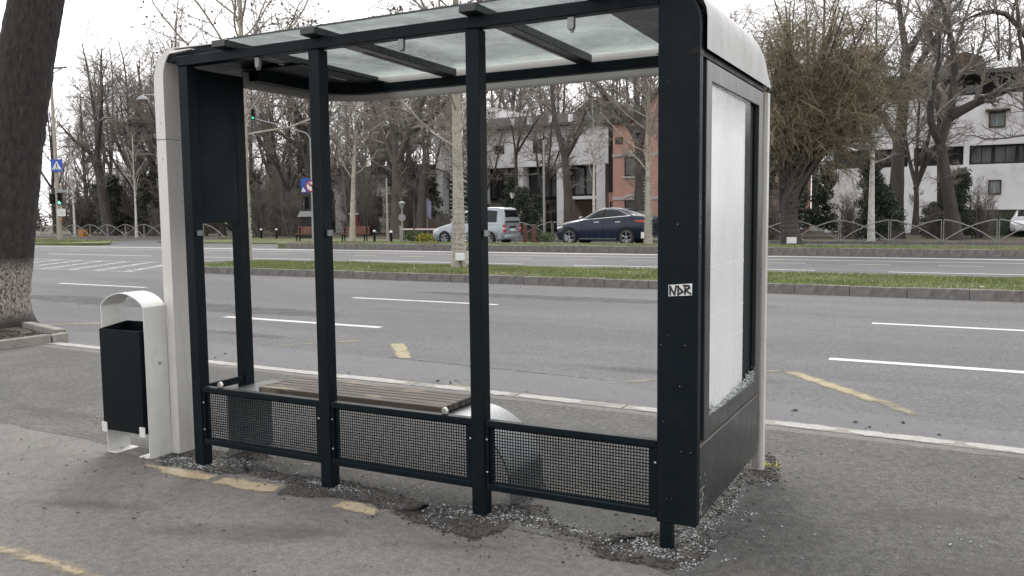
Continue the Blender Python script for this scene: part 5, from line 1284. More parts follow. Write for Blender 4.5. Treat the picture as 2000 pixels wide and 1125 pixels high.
fairy('pale loops of string lights round the foot of the weeping tree', -5.9, 35.0, 0.25, 2.2, 0.47, 9, 3)
fairy('white string of small lights on the pale trunk behind the navy car', -11.2, 31.3, 0.2, 3.0, 0.185, 20, 4)

def ebox(label, x, y, z0, w, h, d, zb):
    t = rdthing('electrical_box', label, 'electrical box', x, y, zb, FACE - RA, 'white electrical boxes on tree trunks')
    m = MB(); m.box(-w / 2, w / 2, -d / 2, d / 2, z0, z0 + h); m.build('case', 'carwhite', t, 0.012)
    m = MB(); m.box(-w / 2 + 0.02, w / 2 - 0.02, -d / 2 - 0.006, -d / 2 - 0.0005, z0 + 0.02, z0 + h - 0.02); m.build('lid', 'signwhite', t, 0.004)
    m = MB(); m.tube([(0, 0, z0), (0.02, 0.0, z0 * 0.5), (0.06, 0.02, -0.02)], 0.013, 6); m.build('cable', 'black', t)
ebox('white electrical box strapped to the plane trunk on the near median', -10.98, 15.95, 0.20, 0.27, 0.21, 0.14, 0.1)
ebox('white electrical box at the foot of the trunk on the median tip', -20.05, 16.75, 0.26, 0.22, 0.24, 0.14, 0.1)
ebox('white electrical box at the foot of the weeping tree', -5.8, 34.4, 0.06, 0.40, 0.28, 0.16, 0.1)
ebox('small white box low on the pale trunk at the navy car tail', -11.35, 31.0, 0.26, 0.13, 0.27, 0.12, 0.2)

# ------------------------------------------------------------------ arched fence
FY = 40.0
fe = rdthing('arched_fence', 'low grey tubular fence of crossing arches on a concrete plinth', 'fence', -20, FY, 0)
def bay_mesh(kind):
    m = MB(); B_ = 2.22; H_ = 1.10
    if kind == 'post':
        for d in (-0.045, 0.045): m.tube([(d, 0, 0.08), (d, 0, H_)], 0.020, 6)
    else:
        s = 1 if kind == 'arch_r' else -1
        pts = []
        for i in range(13):
            t = i / 12; x = t * (B_ - 0.10); z = H_ - (H_ - 0.12) * (0.30 * t + 0.70 * t * t)
            pts.append((s * (0.05 + x), 0.022 * s, z))
        m.tube(pts, 0.024, 6)
    return m
tmpm = {}
for k in ('post', 'arch_r', 'arch_l'):
    o = bay_mesh(k).build('fence_' + ('post' if k == 'post' else 'arch'), 'fence', fe, 0, True); tmpm[k] = o.data; bpy.data.objects.remove(o)
for i in range(-38, 13):
    x = i * 2.22 - 0.01
    wx = x - 20 + 15.36
    if -47.5 < wx < -24.5: continue
    o = link('fence_post', tmpm['post'], fe); o.location = (x + 15.36, 0, 0)
    for k in ('arch_r', 'arch_l'):
        o = link('fence_arch', tmpm[k], fe); o.location = (x + 15.36, 0, 0)
for a, b in ((-90, -27.4), (-4.6, 45)):
    m = MB(); m.box(a, b, -0.12, 0.12, -0.12, 0.10); m.build('plinth', 'kerb', fe, 0.01)

# ------------------------------------------------------------------ traffic signals, poles, signs
def signal_head(parent, x, y, z, green=True, s=1.0, lens='greenlamp'):
    m = MB(); m.box(x - 0.16 * s, x + 0.16 * s, y, y + 0.18 * s, z - 0.5 * s, z + 0.5 * s); h = m.build('signal_head', 'black', parent, 0.03 * s)
    for k, dz in enumerate((0.32, 0.0, -0.32)):
        m = MB(); m.lathe([(0.115 * s, 0), (0.115 * s, -0.012), (0.07 * s, -0.03)], 14, 'y', (x, y, z + dz * s))
        m.build('lens', lens if (k == 2 and green) else 'bin_dark', h)
        pts = [(x + 0.125 * s * math.cos(a), z + dz * s + 0.125 * s * math.sin(a)) for a in [rad(q) for q in range(0, 181, 15)]]
        m = MB(); m.grid([[(px, y, pz), (px, y - 0.16 * s, pz)] for px, pz in pts]); m.build('visor', 'black', h, thick=0.006)
tp = rdthing('signal_pole', 'pale concrete lamp pole carrying a lit green traffic signal', 'traffic light', -54.66, 32.45, 0.1, FACE - RA)
def dz(k): return k
m = MB(); m.tube([(0, 0, 0), (0, 0, 4), (0, 0, 11.4)], [0.17, 0.14, 0.085], 12); m.build('pole', 'concrete_pole', tp, 0, True)
m = MB(); m.tube([(-0.45, 0, 11.6), (0, 0, 11.35), (0.8, 0, 11.75)], 0.04, 6); m.build('lamp_arm', 'galv', tp)
m = MB(); m.prism([(-0.3, 11.70), (0.7, 11.77), (0.75, 11.86), (-0.3, 11.81)], -0.15, 0.15, 'y'); loc(m, 0.35, 0); m.build('lamp_head', 'galv', tp, 0.02)
signal_head(tp, 0.22, -0.22, 2.88, True, 0.82)
m = MB(); m.box(-0.56, -0.20, -0.12, 0.12, 2.55, 3.25); m.build('side_signal', 'black', tp, 0.04)
m = MB(); m.box(0.02, 0.58, -0.215, -0.19, 1.68, 2.18); bd = m.build('notice_board', 'signwhite', tp)
m = MB()
for k, (a, b) in enumerate(((0.07, 0.57), (0.10, 0.52), (0.06, 0.57), (0.08, 0.55), (0.06, 0.56))): m.box(a, b - 0.04, -0.219, -0.2155, 2.09 - 0.085 * k, 2.112 - 0.085 * k)
m.build('printed_line', 'plate', bd)
m = MB(); m.box(0.16, 0.33, -0.30, -0.16, 1.28, 1.54); m.build('push_button', 'amber', tp, 0.03)
m = MB(); m.tube([(0, 0, 3.75), (0.85, -0.1, 3.75)], 0.03, 6); m.build('bracket', 'benchred', tp)
m = MB(); m.box(0.16, 0.75, -0.2, -0.17, 3.30, 3.48); m.build('signal_plate', 'galv', tp)
ps = rdthing('pedestrian_sign', 'square blue crossing sign with white triangle beside the pole', 'road sign', -54.35, 32.3, 0.0, FACE - RA)
m = MB(); m.box(-0.40, 0.40, 0, 0.02, 4.83, 5.66); pb = m.build('sign_plate', 'signblue', ps)
m = MB(); m.add([(-0.33, -0.004, 4.97), (0.33, -0.004, 4.97), (0, -0.004, 5.56)], [(0, 1, 2)]); tri_ = m.build('triangle', 'signwhite', pb)
m = MB()
m.lathe([(0.035, -0.006), (0.03, -0.008)], 10, 'y', (0.0, 0, 5.36))
stroke(m, [(0.0, 5.33), (-0.01, 5.18)], 0.055, -0.0061); stroke(m, [(-0.01, 5.19), (-0.09, 5.02)], 0.035, -0.0065); stroke(m, [(-0.01, 5.19), (0.07, 5.02)], 0.035, -0.0069)
stroke(m, [(0.0, 5.30), (0.09, 5.19)], 0.025, -0.0073); stroke(m, [(0.0, 5.30), (-0.09, 5.20)], 0.025, -0.0077)
for k in range(5): stroke(m, [(-0.24 + 0.12 * k, 4.975), (-0.20 + 0.10 * k, 5.03)], 0.03, -0.0081 - 0.0004 * k)
m.build('walker_pictogram', 'marker', tri_)
m = MB(); m.tube([(-0.36, 0.16, 5.2), (-0.2, 0.03, 5.2)], 0.02, 6); m.build('sign_arm', 'galv', ps)
hl = rdthing('street_lamp', 'dome street lamp reaching out beside the shelter top', 'street lamp', -52.8, 40.6, 0, FACE - RA)
m = MB(); m.tube([(0, 0, 0), (0, 0, 9.6), (-0.4, 0, 10.5), (-1.2, 0, 10.85), (-1.9, 0, 10.9)], [0.13, 0.08, 0.06, 0.05, 0.04], 8); m.build('pole', 'galv', hl, 0, True)
m = MB(); m.lathe([(0.42, 10.50), (0.40, 10.60), (0.25, 10.76), (0.06, 10.84)], 16, 'z', (-2.05, 0, 0)); m.build('lamp_dome', 'galv', hl, 0, True)
sm = rdthing('signal_mast', 'pale mast with overhead signal arm and no-left-turn disc', 'traffic light', -31.5, 32.6, 0.0, FACE - RA)
m = MB(); m.tube([(0, 0, 0), (0, 0, 3), (0, 0, 5.9)], [0.10, 0.085, 0.07], 10); m.build('mast', 'galv', sm, 0, True)
m = MB(); m.tube([(0, 0, 5.85), (-0.25, 0, 6.2), (-1.5, 0, 6.6), (-3.2, 0, 7.05)], 0.035, 8); m.build('arm', 'galv', sm, 0, True)
signal_head(sm, -3.15, -0.1, 7.25, True, 0.6, 'greendim')
m = MB(); m.lathe([(0.32, 0.0), (0.32, -0.012)], 24, 'y', (-0.02, -0.14, 3.25)); dd = m.build('sign_disc', 'signred', sm)
m = MB(); m.lathe([(0.245, -0.0125), (0.245, -0.016)], 24, 'y', (-0.02, -0.14, 3.25)); d2 = m.build('disc_face', 'signwhite', dd)
m = MB(); stroke(m, [(0.04, 3.05), (0.04, 3.30), (-0.10, 3.34)], 0.06, -0.158); stroke(m, [(-0.16, 3.36), (-0.06, 3.44)], 0.05, -0.1584); stroke(m, [(-0.16, 3.36), (-0.08, 3.26)], 0.05, -0.1588); m.build('turn_arrow', 'marker', d2)
m = MB(); stroke(m, [(-0.22, 3.45), (0.18, 3.05)], 0.05, -0.1595); m.build('cancel_bar', 'signred', d2)
m = MB(); m.box(-0.62, -0.12, -0.05, -0.03, 2.9, 3.7); s2 = m.build('blue_plate', 'signblue', sm)
m = MB(); m.add([(-0.60, -0.053, 2.95), (-0.34, -0.053, 2.95), (-0.5, -0.053, 3.2)], [(0, 1, 2)]); m.build('white_mark', 'signwhite', s2)
signal_head(sm, -0.32, -0.1, 2.35, False, 0.7)

def pole(name, label, cat, x, y, h, r, mat, zb=0.0):
    t = rdthing(name, label, cat, x, y, zb); m = MB(); m.tube([(0, 0, 0), (0, 0, h)], [r, r * 0.75], 8); m.build('shaft', mat, t, 0, True)
    m = MB(); m.lathe([(r * 1.05, h), (r * 0.9, h + 0.03), (0.01, h + 0.05)], 8); m.build('cap', mat, t); return t
pole('barrier_post', 'plain beige pole before the thick brown tree', 'pole', -26.3, 32.6, 3.45, 0.065, 'concrete_pole', 0.02)
pole('thin_post', 'thin brown pole at the middle of the white barrier', 'pole', -24.55, 32.6, 2.2, 0.04, 'bark_mid', 0.05)
pole('steel_pole', 'slim grey steel pole between the van and the navy car', 'pole', -20.2, 39.0, 5.6, 0.075, 'galv')
ld = rdthing('round_sign_post', 'small lantern post with the grey back of a round sign', 'road sign', -27.85, 36, 0.03, FACE - RA)
m = MB(); m.tube([(0, 0, 0), (0, 0, 1.95)], 0.045, 8); m.build('post', 'concrete_pole', ld)
m = MB(); m.lathe([(0.21, 0), (0.21, 0.015)], 20, 'y', (0, -0.06, 1.42)); m.build('sign_back', 'galv', ld)
m = MB(); m.lathe([(0.10, 1.95), (0.16, 2.2), (0.22, 2.24), (0.04, 2.36)], 8); m.build('lantern', 'galv', ld)
l2 = rdthing('park_lantern', 'old style lantern before the dark glazing of the white building', 'street lamp', -25.6, 45, 0, 0)
m = MB(); m.tube([(0, 0, 0), (0, 0, 2.6)], 0.05, 8); m.build('post', 'bin_dark', l2)
m = MB(); m.lathe([(0.10, 2.6), (0.20, 2.98)], 6); m.build('lantern_glass', 'signwhite', l2)
m = MB(); m.lathe([(0.28, 2.98), (0.12, 3.18), (0.03, 3.32)], 6); m.build('lantern_cap', 'bin_dark', l2)
bb = rdthing('barrier_boom', 'white and red barrier boom lowered left of the silver van', 'barrier', -29.1, 37.5, 0, 0)
m = MB(); m.box(-0.06, 0.06, -0.05, 0.05, 0, 0.95); m.build('stand', 'galv', bb, 0.01)
m = MB(); m.box(0.06, 3.8, -0.035, 0.035, 0.70, 0.80); m.build('boom', 'signwhite', bb, 0.01)
for k in range(4): 
    m = MB(); m.box(0.1 + 0.93 * k, 1.0 + 0.93 * k, -0.037, 0.037, 0.782, 0.803); m.build('red_band', 'signred', bb)
fl = rdthing('flag', 'small blue and white flag hanging behind the barrier', 'flag', -31.7, 44, 0, FACE - RA)
m = MB(); m.tube([(0, 0, 0), (0, 0, 2.75)], 0.02, 6); m.build('flagpole', 'galv', fl)
m = MB(); m.grid([[(0.02 + 0.26 * u, 0.05 * math.sin(u * 5 + v * 3), 2.72 - 1.2 * v - 0.25 * u) for u in np.linspace(0, 1, 6)] for v in np.linspace(0, 1, 9)]); m.build('flag_cloth', M("violet flag cloth", (0.20, 0.19, 0.28), 0.8, 0, 0.5, 9), fl, 0, True)
# bollards
bm0 = MB(); bm0.lathe([(0.07, 0), (0.065, 0.62), (0.075, 0.64), (0.075, 0.70), (0.02, 0.74)], 10)
first = None
BO = [(-46.0, 41, 'leftmost dark bollard under the end panel of the shelter'), (-44.2, 41, 'dark bollard midway between the shelter end and the signal mast'), (-42.7, 41, 'dark bollard nearest the left red bench'), (-29.9, 36, 'short dark bollard right of the right red bench'), (-27.3, 34.2, 'short dark bollard at the foot of the beige pole')]
for x, y, lab in BO:
    t = rdthing('bollard', lab, 'bollard', x, y, 0.02, 0, 'bollards along the park edge')
    m = MB(); m.lathe([(0.075, 0), (0.065, 0.56), (0.05, 0.60)], 10); m.build('post', 'bin_dark', t, 0, True)
    m = MB(); m.lathe([(0.09, 0.60), (0.09, 0.67), (0.03, 0.72)], 10); m.build('cap', 'signwhite', t, 0, True)
def park_bench(label, x, y, rz):
    t = rdthing('park_bench', label, 'bench', x, y, 0.03, rz, 'red park benches')
    for k in range(3):
        m = MB(); m.box(-0.85, 0.85, -0.25 + 0.16 * k, -0.12 + 0.16 * k, 0.42, 0.46); m.build('seat_slat', 'benchred', t)
    for k in range(3):
        m = MB(); m.box(-0.85, 0.85, 0.26 + 0.02 * k, 0.30 + 0.02 * k, 0.50 + 0.14 * k, 0.62 + 0.14 * k); m.build('back_slat', 'benchred', t)
    for s in (-0.7, 0.7):
        m = MB(); m.box(s - 0.03, s + 0.03, -0.24, -0.18, 0, 0.418); m.box(s - 0.03, s + 0.03, 0.20, 0.255, 0, 0.86); m.box(s - 0.03, s + 0.03, -0.178, 0.198, 0.34, 0.40); m.build('leg', 'black', t)
park_bench('red-brown park bench half hidden behind the signal mast', -35.6, 36.6, 0.3)
park_bench('red-brown park bench left of the young pale tree', -31.9, 36.6, 0.35)
ki = rdthing('red_kiosk', 'small red cabinet with white top behind the right park bench', 'cabinet', -41.3, 48, 0, FACE - RA)
m = MB(); m.box(-0.25, 0.25, -0.3, 0.3, 0, 1.7); m.build('case', 'darkred', ki, 0.02)
m = MB(); m.box(-0.45, 0.3, -0.34, 0.34, 1.702, 1.76); m.build('top', 'signwhite', ki)
m = MB(); m.box(0.26, 0.40, -0.2, 0.2, 0, 1.2); m.build('side_box', 'doorwood', ki)
gc = rdthing('grey_cabinet', 'grey hut with pale roof behind the left red bench', 'cabinet', -40.9, 42.6, 0, FACE - RA)
m = MB(); m.box(-0.7, 0.5, -0.4, 0.4, 0, 1.55); m.build('case', 'eave', gc, 0.02)
m = MB(); m.prism([(-0.85, 1.55), (0.65, 1.55), (0.5, 1.95), (-0.6, 1.95)], -0.5, 0.5, 'y'); m.build('roof', 'galv', gc)
sv = rdthing('statue', 'small pale statue by the doorway of the white building', 'statue', -26.2, 50, 0.4, 0)
m = MB(); m.box(-0.25, 0.25, -0.25, 0.25, -0.4, 0.35); m.build('plinth', 'kerbtop', sv, 0.02)
m = MB(); m.lathe([(0.20, 0.36), (0.22, 0.6), (0.15, 0.9), (0.21, 1.12), (0.07, 1.25), (0.10, 1.36), (0.02, 1.48)], 12); m.build('figure', 'kerbwhite', sv, 0, True)
for x, lab in ((-20.9, 'rusty red post at the left of the gap in the arched fence'), (-20.35, 'rusty red post beside the slim grey steel pole')):
    t = rdthing('red_post', lab, 'post', x, 38, 0, 0, 'rusty red posts'); m = MB(); m.box(-0.09, 0.09, -0.09, 0.09, 0, 0.95); m.build('shaft', 'benchred', t, 0.01)
    m = MB(); m.box(-0.1, 0.1, -0.1, 0.1, 0.955, 0.99); m.build('cap', 'kerbtop', t)
ob = rdthing('orange_box', 'orange-brown grit box behind the left arched fence', 'box', -65.1, 41.2, 0.0, 0)
m = MB(); m.box(-0.36, 0.36, -0.25, 0.25, 0, 0.72); m.build('case', 'amber', ob, 0.02); m = MB(); m.box(-0.38, 0.38, -0.27, 0.27, 0.722, 0.78); m.build('lid', 'doorwood', ob, 0.01)
shrub(leaves(900, 5, [(0, 0, 0.3, 0.75, 0.5, 0.38)], 0.06, 'hedge', 'round_shrub'), 'low_shrub', 'round green shrub at the left end of the barrier', -27.3, 36.3, 1.0, 0, None, 0.02)
shrub(leaves(1500, 6, [(-0.5, 0, 0.25, 0.6, 0.5, 0.3), (0.5, 0, 0.25, 0.7, 0.5, 0.3)], 0.06, 'yellowleaf', 'yellow_shrub'), 'low_shrub', 'low yellow shrub in front of the silver van bonnet', -26.0, 36.2, 1.0, 0, None, 0.02)
shrub(leaves(900, 8, [(0, 0, 0.3, 0.6, 0.4, 0.4), (0.8, 0, 0.25, 0.5, 0.4, 0.3)], 0.06, 'hedge', 'gap_shrub'), 'low_shrub', 'low green shrub between the van and the navy car', -20.6, 38.6, 1.0, 0, None, 0.02)

# ------------------------------------------------------------------ cars
class Car:
    """body lofted from stations along x (front at 0); y to the near side is negative"""
    def __init__(s, st): s.st = np.array(st, float)
    def at(s, x): return [float(np.interp(x, s.st[:, 0], s.st[:, i])) for i in range(1, 7)]   # zb, zbelt, ztop, wb, wbelt, wtop
    def sect(s, x):
        zb, ze, zt, wb, we, wt = s.at(x)
        zm = zb + 0.45 * (ze - zb)
        pts = [(wb * 0.92, zb), (wb, zb + 0.05), (we * 1.005, zm), (we, ze - 0.05), (we * 0.975, ze)]
        for t in (0.25, 0.5, 0.75): pts.append((we * 0.975 + (wt - we * 0.975) * t + 0.035 * math.sin(math.pi * t) * min(1, (zt - ze) / 0.4), ze + (zt - 0.03 - ze) * t))
        pts += [(wt, zt - 0.03), (wt * 0.86, zt - 0.006), (wt * 0.45, zt), (0, zt + 0.003)]
        return pts
    def body(s, n=56):
        x0, x1 = s.st[0, 0], s.st[-1, 0]; P_ = []
        for x in np.linspace(x0, x1, n):
            q = s.sect(x); ring = [(x, -y, z) for y, z in q] + [(x, y, z) for y, z in q[::-1][1:]]
            P_.append(ring)
        m = MB(); m.grid(P_)
        k = len(P_[0]); m.add(P_[0], [tuple(range(k))]); m.add(P_[-1], [tuple(range(k))])
        m.grid([[P_[i][0], P_[i][-1]] for i in range(n)])
        return m
    def ys(s, x, z):
        q = s.sect(x); zs = [p[1] for p in q[:9]]; ys_ = [p[0] for p in q[:9]]
        return float(np.interp(z, zs, ys_))
    def side(s, lo, hi, x0, x1, side=-1, off=0.006, nx=12, nz=4):
        m = MB(); P_ = []
        for x in np.linspace(x0, x1, nx):
            a, b = lo(x), hi(x); P_.append([(x, side * (s.ys(x, z) + off), z) for z in np.linspace(a, max(b, a + 0.004), nz)])
        m.grid(P_); return m
def lin(*p): 
    a = [q[0] for q in p]; b = [q[1] for q in p]; return lambda x: float(np.interp(x, a, b))
def wheel(parent, x, y, R, side, spokes=5):
    w = MB(); w.lathe([(R * 0.62, 0.0), (R * 0.70, -0.10 * 1), (R * 0.95, -0.105), (R, -0.07), (R, 0.09), (R * 0.95, 0.11), (R * 0.62, 0.11)], 28, 'y')
    w.v = [(a + x, side * -1 * b + y, c + R) for a, b, c in w.v]
    o = w.build('wheel', 'rubber', parent, 0, True, 40)
    m = MB(); m.lathe([(R * 0.63, -0.02), (R * 0.70, -0.085), (R * 0.66, -0.09), (R * 0.58, -0.04)], 28, 'y'); m.lathe([(R * 0.14, -0.03), (R * 0.14, -0.075), (R * 0.05, -0.08)], 12, 'y')
    for k in range(spokes):
        a = 2 * math.pi * k / spokes + 0.3
        for d in (-0.10, 0.10):
            c0, s0, c1, s1 = math.cos(a), math.sin(a), math.cos(a + d), math.sin(a + d)
            m.tube([(R * 0.10 * c0, -0.06, R * 0.10 * s0), (R * 0.64 * c1, -0.075, R * 0.64 * s1)], R * 0.045, 5)
    m.v = [(a + x, side * -1 * b + y, c + R) for a, b, c in m.v]
    m.build('rim', 'alloy', o, 0, True)
    m = MB(); m.lathe([(R * 0.6, -0.015), (R * 0.6, -0.010)], 20, 'y'); m.v = [(a + x, side * -1 * b + y, c + R) for a, b, c in m.v]; m.build('brake', 'bin_dark', o)
def arch(parent, car, x, R, side):
    m = MB(); P_ = []
    for a in [rad(q) for q in range(-20, 201, 10)]:
        row = []
        for k in (0.2, 1.0, 1.14):
            xx, zz = x + R * k * math.cos(a), R + R * k * math.sin(a)
            zz = max(zz, car.at(xx)[0] + 0.01); row.append((xx, side * (car.ys(min(max(xx, car.st[1, 0]), car.st[-2, 0]), zz) + 0.004), zz))
        P_.append(row)
    m.grid(P_); m.build('wheel_arch', 'black', parent, 0, True)
# navy coupe-backed off-roader
suv = rdthing('navy_car', 'dark navy sloping-roof off-roader with chrome window line', 'car', -17.72, 36.15, -0.045, 0.0)
suv.scale = (1.05, 1.05, 1.10)
cs = Car([  # x, zb, zbelt, ztop, wb, wbelt, wtop
    (0.00, 0.42, 0.66, 0.74, 0.40, 0.48, 0.38), (0.05, 0.34, 0.72, 0.85, 0.62, 0.68, 0.55), (0.18, 0.26, 0.80, 0.96, 0.80, 0.84, 0.68), (0.45, 0.24, 0.90, 1.04, 0.90, 0.93, 0.76), (0.85, 0.24, 0.99, 1.12, 0.94, 0.97, 0.80),
    (1.30, 0.24, 1.08, 1.20, 0.95, 0.985, 0.78), (1.55, 0.23, 1.13, 1.27, 0.95, 0.985, 0.76), (1.90, 0.23, 1.16, 1.47, 0.95, 0.985, 0.70), (2.25, 0.23, 1.18, 1.645, 0.95, 0.985, 0.66), (2.55, 0.23, 1.20, 1.705, 0.95, 0.985, 0.655), (2.90, 0.23, 1.22, 1.72, 0.95, 0.985, 0.65),
    (3.30, 0.23, 1.25, 1.695, 0.95, 0.99, 0.64), (3.70, 0.24, 1.29, 1.62, 0.95, 0.99, 0.62), (4.10, 0.27, 1.33, 1.51, 0.94, 0.985, 0.62), (4.50, 0.32, 1.32, 1.38, 0.92, 0.96, 0.66), (4.72, 0.36, 1.26, 1.315, 0.88, 0.92, 0.66), (4.82, 0.40, 1.12, 1.19, 0.84, 0.88, 0.68), (4.90, 0.46, 0.85, 0.92, 0.74, 0.80, 0.66)])
cs.body(64).build('body', 'navy', suv, 0, True, 50)
for sd_ in (-1, 1):
    cs.side(lin((1.62, 1.185), (3.85, 1.345)), lin((1.62, 1.19), (1.95, 1.42), (2.35, 1.585), (2.9, 1.63), (3.3, 1.59), (3.85, 1.35)), 1.62, 3.85, sd_, 0.006, 26).build('side_window', 'carglass', suv, 0, True)
    cs.side(lin((1.45, 1.155), (3.95, 1.335)), lin((1.45, 1.175), (3.95, 1.358)), 1.45, 3.95, sd_, 0.010, 26, 3).build('chrome_line', 'chrome', suv, 0, True)
    cs.side(lin((1.70, 1.25), (1.95, 1.425), (2.35, 1.59), (2.9, 1.635), (3.3, 1.595), (3.95, 1.33)), lin((1.70, 1.275), (1.95, 1.448), (2.35, 1.612), (2.9, 1.657), (3.3, 1.618), (3.95, 1.36)), 1.70, 3.95, sd_, 0.008, 30, 3).build('chrome_line', 'galv', suv, 0, True)
    cs.side(lin((2.62, 1.18)), lin((2.62, 1.66)), 2.60, 2.66, sd_, 0.009, 3, 6).build('door_pillar', 'black', suv)
    for xx in (2.18, 3.25): cs.side(lin((xx, 1.055)), lin((xx, 1.085)), xx, xx + 0.26, sd_, 0.03, 5, 3).build('door_handle', 'chrome', suv, 0, True)
    for xx in (1.55, 2.63): cs.side(lin((xx, 0.40)), lin((xx, 1.15)), xx, xx + 0.012, sd_, 0.004, 2, 8).build('door_seam', 'black', suv)
    cs.side(lin((1.3, 0.30), (3.4, 0.30)), lin((1.3, 0.335), (3.4, 0.335)), 1.35, 3.28, sd_, 0.008, 10, 3).build('sill_trim', 'chrome', suv, 0, True)
    cs.side(lin((0.1, 0.74), (0.5, 0.83)), lin((0.1, 0.84), (0.5, 0.90)), 0.12, 0.50, sd_, 0.008, 8).build('headlight', 'signwhite', suv, 0, True)
    cs.side(lin((4.2, 1.10), (4.75, 1.03)), lin((4.2, 1.13), (4.75, 1.17)), 4.2, 4.74, sd_, 0.008, 8).build('taillight', 'redlens', suv, 0, True)
    m = MB(); m.hexa([(1.42, sd_ * 0.99, 1.18), (1.62, sd_ * 0.99, 1.18), (1.62, sd_ * 1.14, 1.19), (1.46, sd_ * 1.14, 1.19)], [(1.42, sd_ * 0.98, 1.33), (1.60, sd_ * 0.98, 1.33), (1.60, sd_ * 1.14, 1.32), (1.46, sd_ * 1.14, 1.32)]); m.build('mirror', 'galv', suv, 0.02)
    for xx in (0.87, 3.79): arch(suv, cs, xx, 0.395, sd_); wheel(suv, xx, sd_ * 0.905, 0.395, sd_)
m = MB(); m.grid([[(x, y, cs.at(x)[2] + 0.008) for y in np.linspace(-0.50, 0.50, 6)] for x in np.linspace(3.65, 4.55, 8)]); m.build('rear_window', 'carglass', suv, 0, True)
m = MB(); m.grid([[(x, y, cs.at(x)[2] + 0.008) for y in np.linspace(-0.60, 0.60, 6)] for x in np.linspace(1.50, 2.22, 8)]); m.build('windscreen', 'carglass', suv, 0, True)
# silver van
van = rdthing('silver_van', 'silver-blue high-roofed family van with red tail lamps', 'van', -25.2, 35.95, -0.045, 0.0)
van.scale = (1.06, 1.06, 1.09)
cv = Car([
    (0.00, 0.32, 0.58, 0.66, 0.52, 0.60, 0.46), (0.06, 0.24, 0.66, 0.78, 0.72, 0.77, 0.60), (0.25, 0.20, 0.74, 0.86, 0.82, 0.85, 0.68), (0.65, 0.19, 0.86, 0.96, 0.86, 0.885, 0.72), (1.05, 0.19, 0.94, 1.05, 0.87, 0.895, 0.71), (1.35, 0.19, 0.97, 1.22, 0.87, 0.895, 0.69),
    (1.70, 0.19, 0.99, 1.47, 0.87, 0.895, 0.67), (2.05, 0.19, 1.01, 1.68, 0.87, 0.895, 0.66), (2.35, 0.19, 1.02, 1.775, 0.87, 0.895, 0.67), (2.8, 0.19, 1.04, 1.83, 0.87, 0.895, 0.69), (3.5, 0.20, 1.06, 1.84, 0.87, 0.895, 0.70), (4.05, 0.22, 1.07, 1.82, 0.87, 0.89, 0.70), (4.25, 0.24, 1.07, 1.76, 0.86, 0.87, 0.69), (4.34, 0.27, 1.06, 1.55, 0.84, 0.85, 0.72), (4.40, 0.32, 1.00, 1.18, 0.82, 0.84, 0.78)])
cv.body(64).build('body', 'silver', van, 0, True, 50)
for sd_ in (-1, 1):
    cv.side(lin((1.25, 1.0), (2.05, 1.05)), lin((1.25, 1.03), (1.75, 1.40), (2.05, 1.56)), 1.25, 1.72, sd_, 0.006, 10).build('side_window', 'carglass', van, 0, True)
    cv.side(lin((1.78, 1.04), (2.6, 1.06)), lin((1.78, 1.42), (2.1, 1.58), (2.6, 1.68)), 1.78, 2.58, sd_, 0.006, 10).build('side_window', 'carglass', van, 0, True)
    cv.side(lin((2.68, 1.08), (3.4, 1.09)), lin((2.68, 1.68), (3.4, 1.70)), 2.68, 3.30, sd_, 0.006, 10).build('side_window', 'carglass', van, 0, True)
    cv.side(lin((3.4, 1.10), (4.0, 1.10)), lin((3.4, 1.69), (4.0, 1.64)), 3.38, 3.98, sd_, 0.006, 10).build('side_window', 'carglass', van, 0, True)
    for xx in (1.65, 2.63, 3.40): cv.side(lin((xx, 0.32)), lin((xx, 1.05)), xx, xx + 0.012, sd_, 0.004, 2, 8).build('door_seam', 'black', van)
    cv.side(lin((1.2, 0.56), (3.1, 0.56)), lin((1.2, 0.60), (3.1, 0.60)), 1.3, 3.1, sd_, 0.012, 12, 3).build('side_moulding', 'black', van, 0, True)
    cv.side(lin((2.7, 0.955), (4.2, 0.975)), lin((2.7, 0.965), (4.2, 0.985)), 2.7, 4.15, sd_, 0.008, 10, 2).build('door_rail', 'black', van)
    cv.side(lin((0.1, 0.62), (0.5, 0.70)), lin((0.1, 0.72), (0.5, 0.83)), 0.10, 0.48, sd_, 0.006, 8).build('headlight', 'signwhite', van, 0, True)
    m = MB(); m.hexa([(1.40, sd_ * 0.90, 1.0), (1.56, sd_ * 0.90, 1.0), (1.56, sd_ * 1.06, 1.0), (1.44, sd_ * 1.06, 1.0)], [(1.40, sd_ * 0.88, 1.2), (1.54, sd_ * 0.88, 1.2), (1.54, sd_ * 1.06, 1.19), (1.44, sd_ * 1.06, 1.19)]); m.build('mirror', 'silver', van, 0.02)
    for k, (z0, z1, mt) in enumerate(((0.60, 0.76, 'redlens'), (0.765, 0.83, 'signwhite'), (0.835, 0.97, 'redlens'))):
        m = MB(); a, b = sorted((sd_ * 0.70, sd_ * 0.855)); m.box(a, b, 0, 0, 0, 0)
        m = MB(); m.hexa([(4.22, a, z0), (4.425, a, z0), (4.415, b if sd_ > 0 else b, z0), (4.22, b, z0)], [(4.22, a, z1), (4.42, a, z1), (4.41, b, z1), (4.22, b, z1)]); m.build('taillight', mt, van, 0.008)
    for xx in (0.87, 3.55): arch(van, cv, xx, 0.32, sd_); wheel(van, xx, sd_ * 0.82, 0.32, sd_, 6)
m = MB(); m.grid([[(x + 0.014, y * (1 - 0.14 * (z - 1.05)), z) for y in np.linspace(-0.70, 0.70, 8)] for x, z in ((4.395, 1.07), (4.385, 1.15), (4.36, 1.32), (4.34, 1.50), (4.31, 1.62), (4.28, 1.70))]); m.build('rear_window', 'carglass', van, 0, True)
m = MB(); m.box(4.395, 4.425, -0.30, 0.30, 0.83, 0.90); m.build('handle_strip', 'black', van)
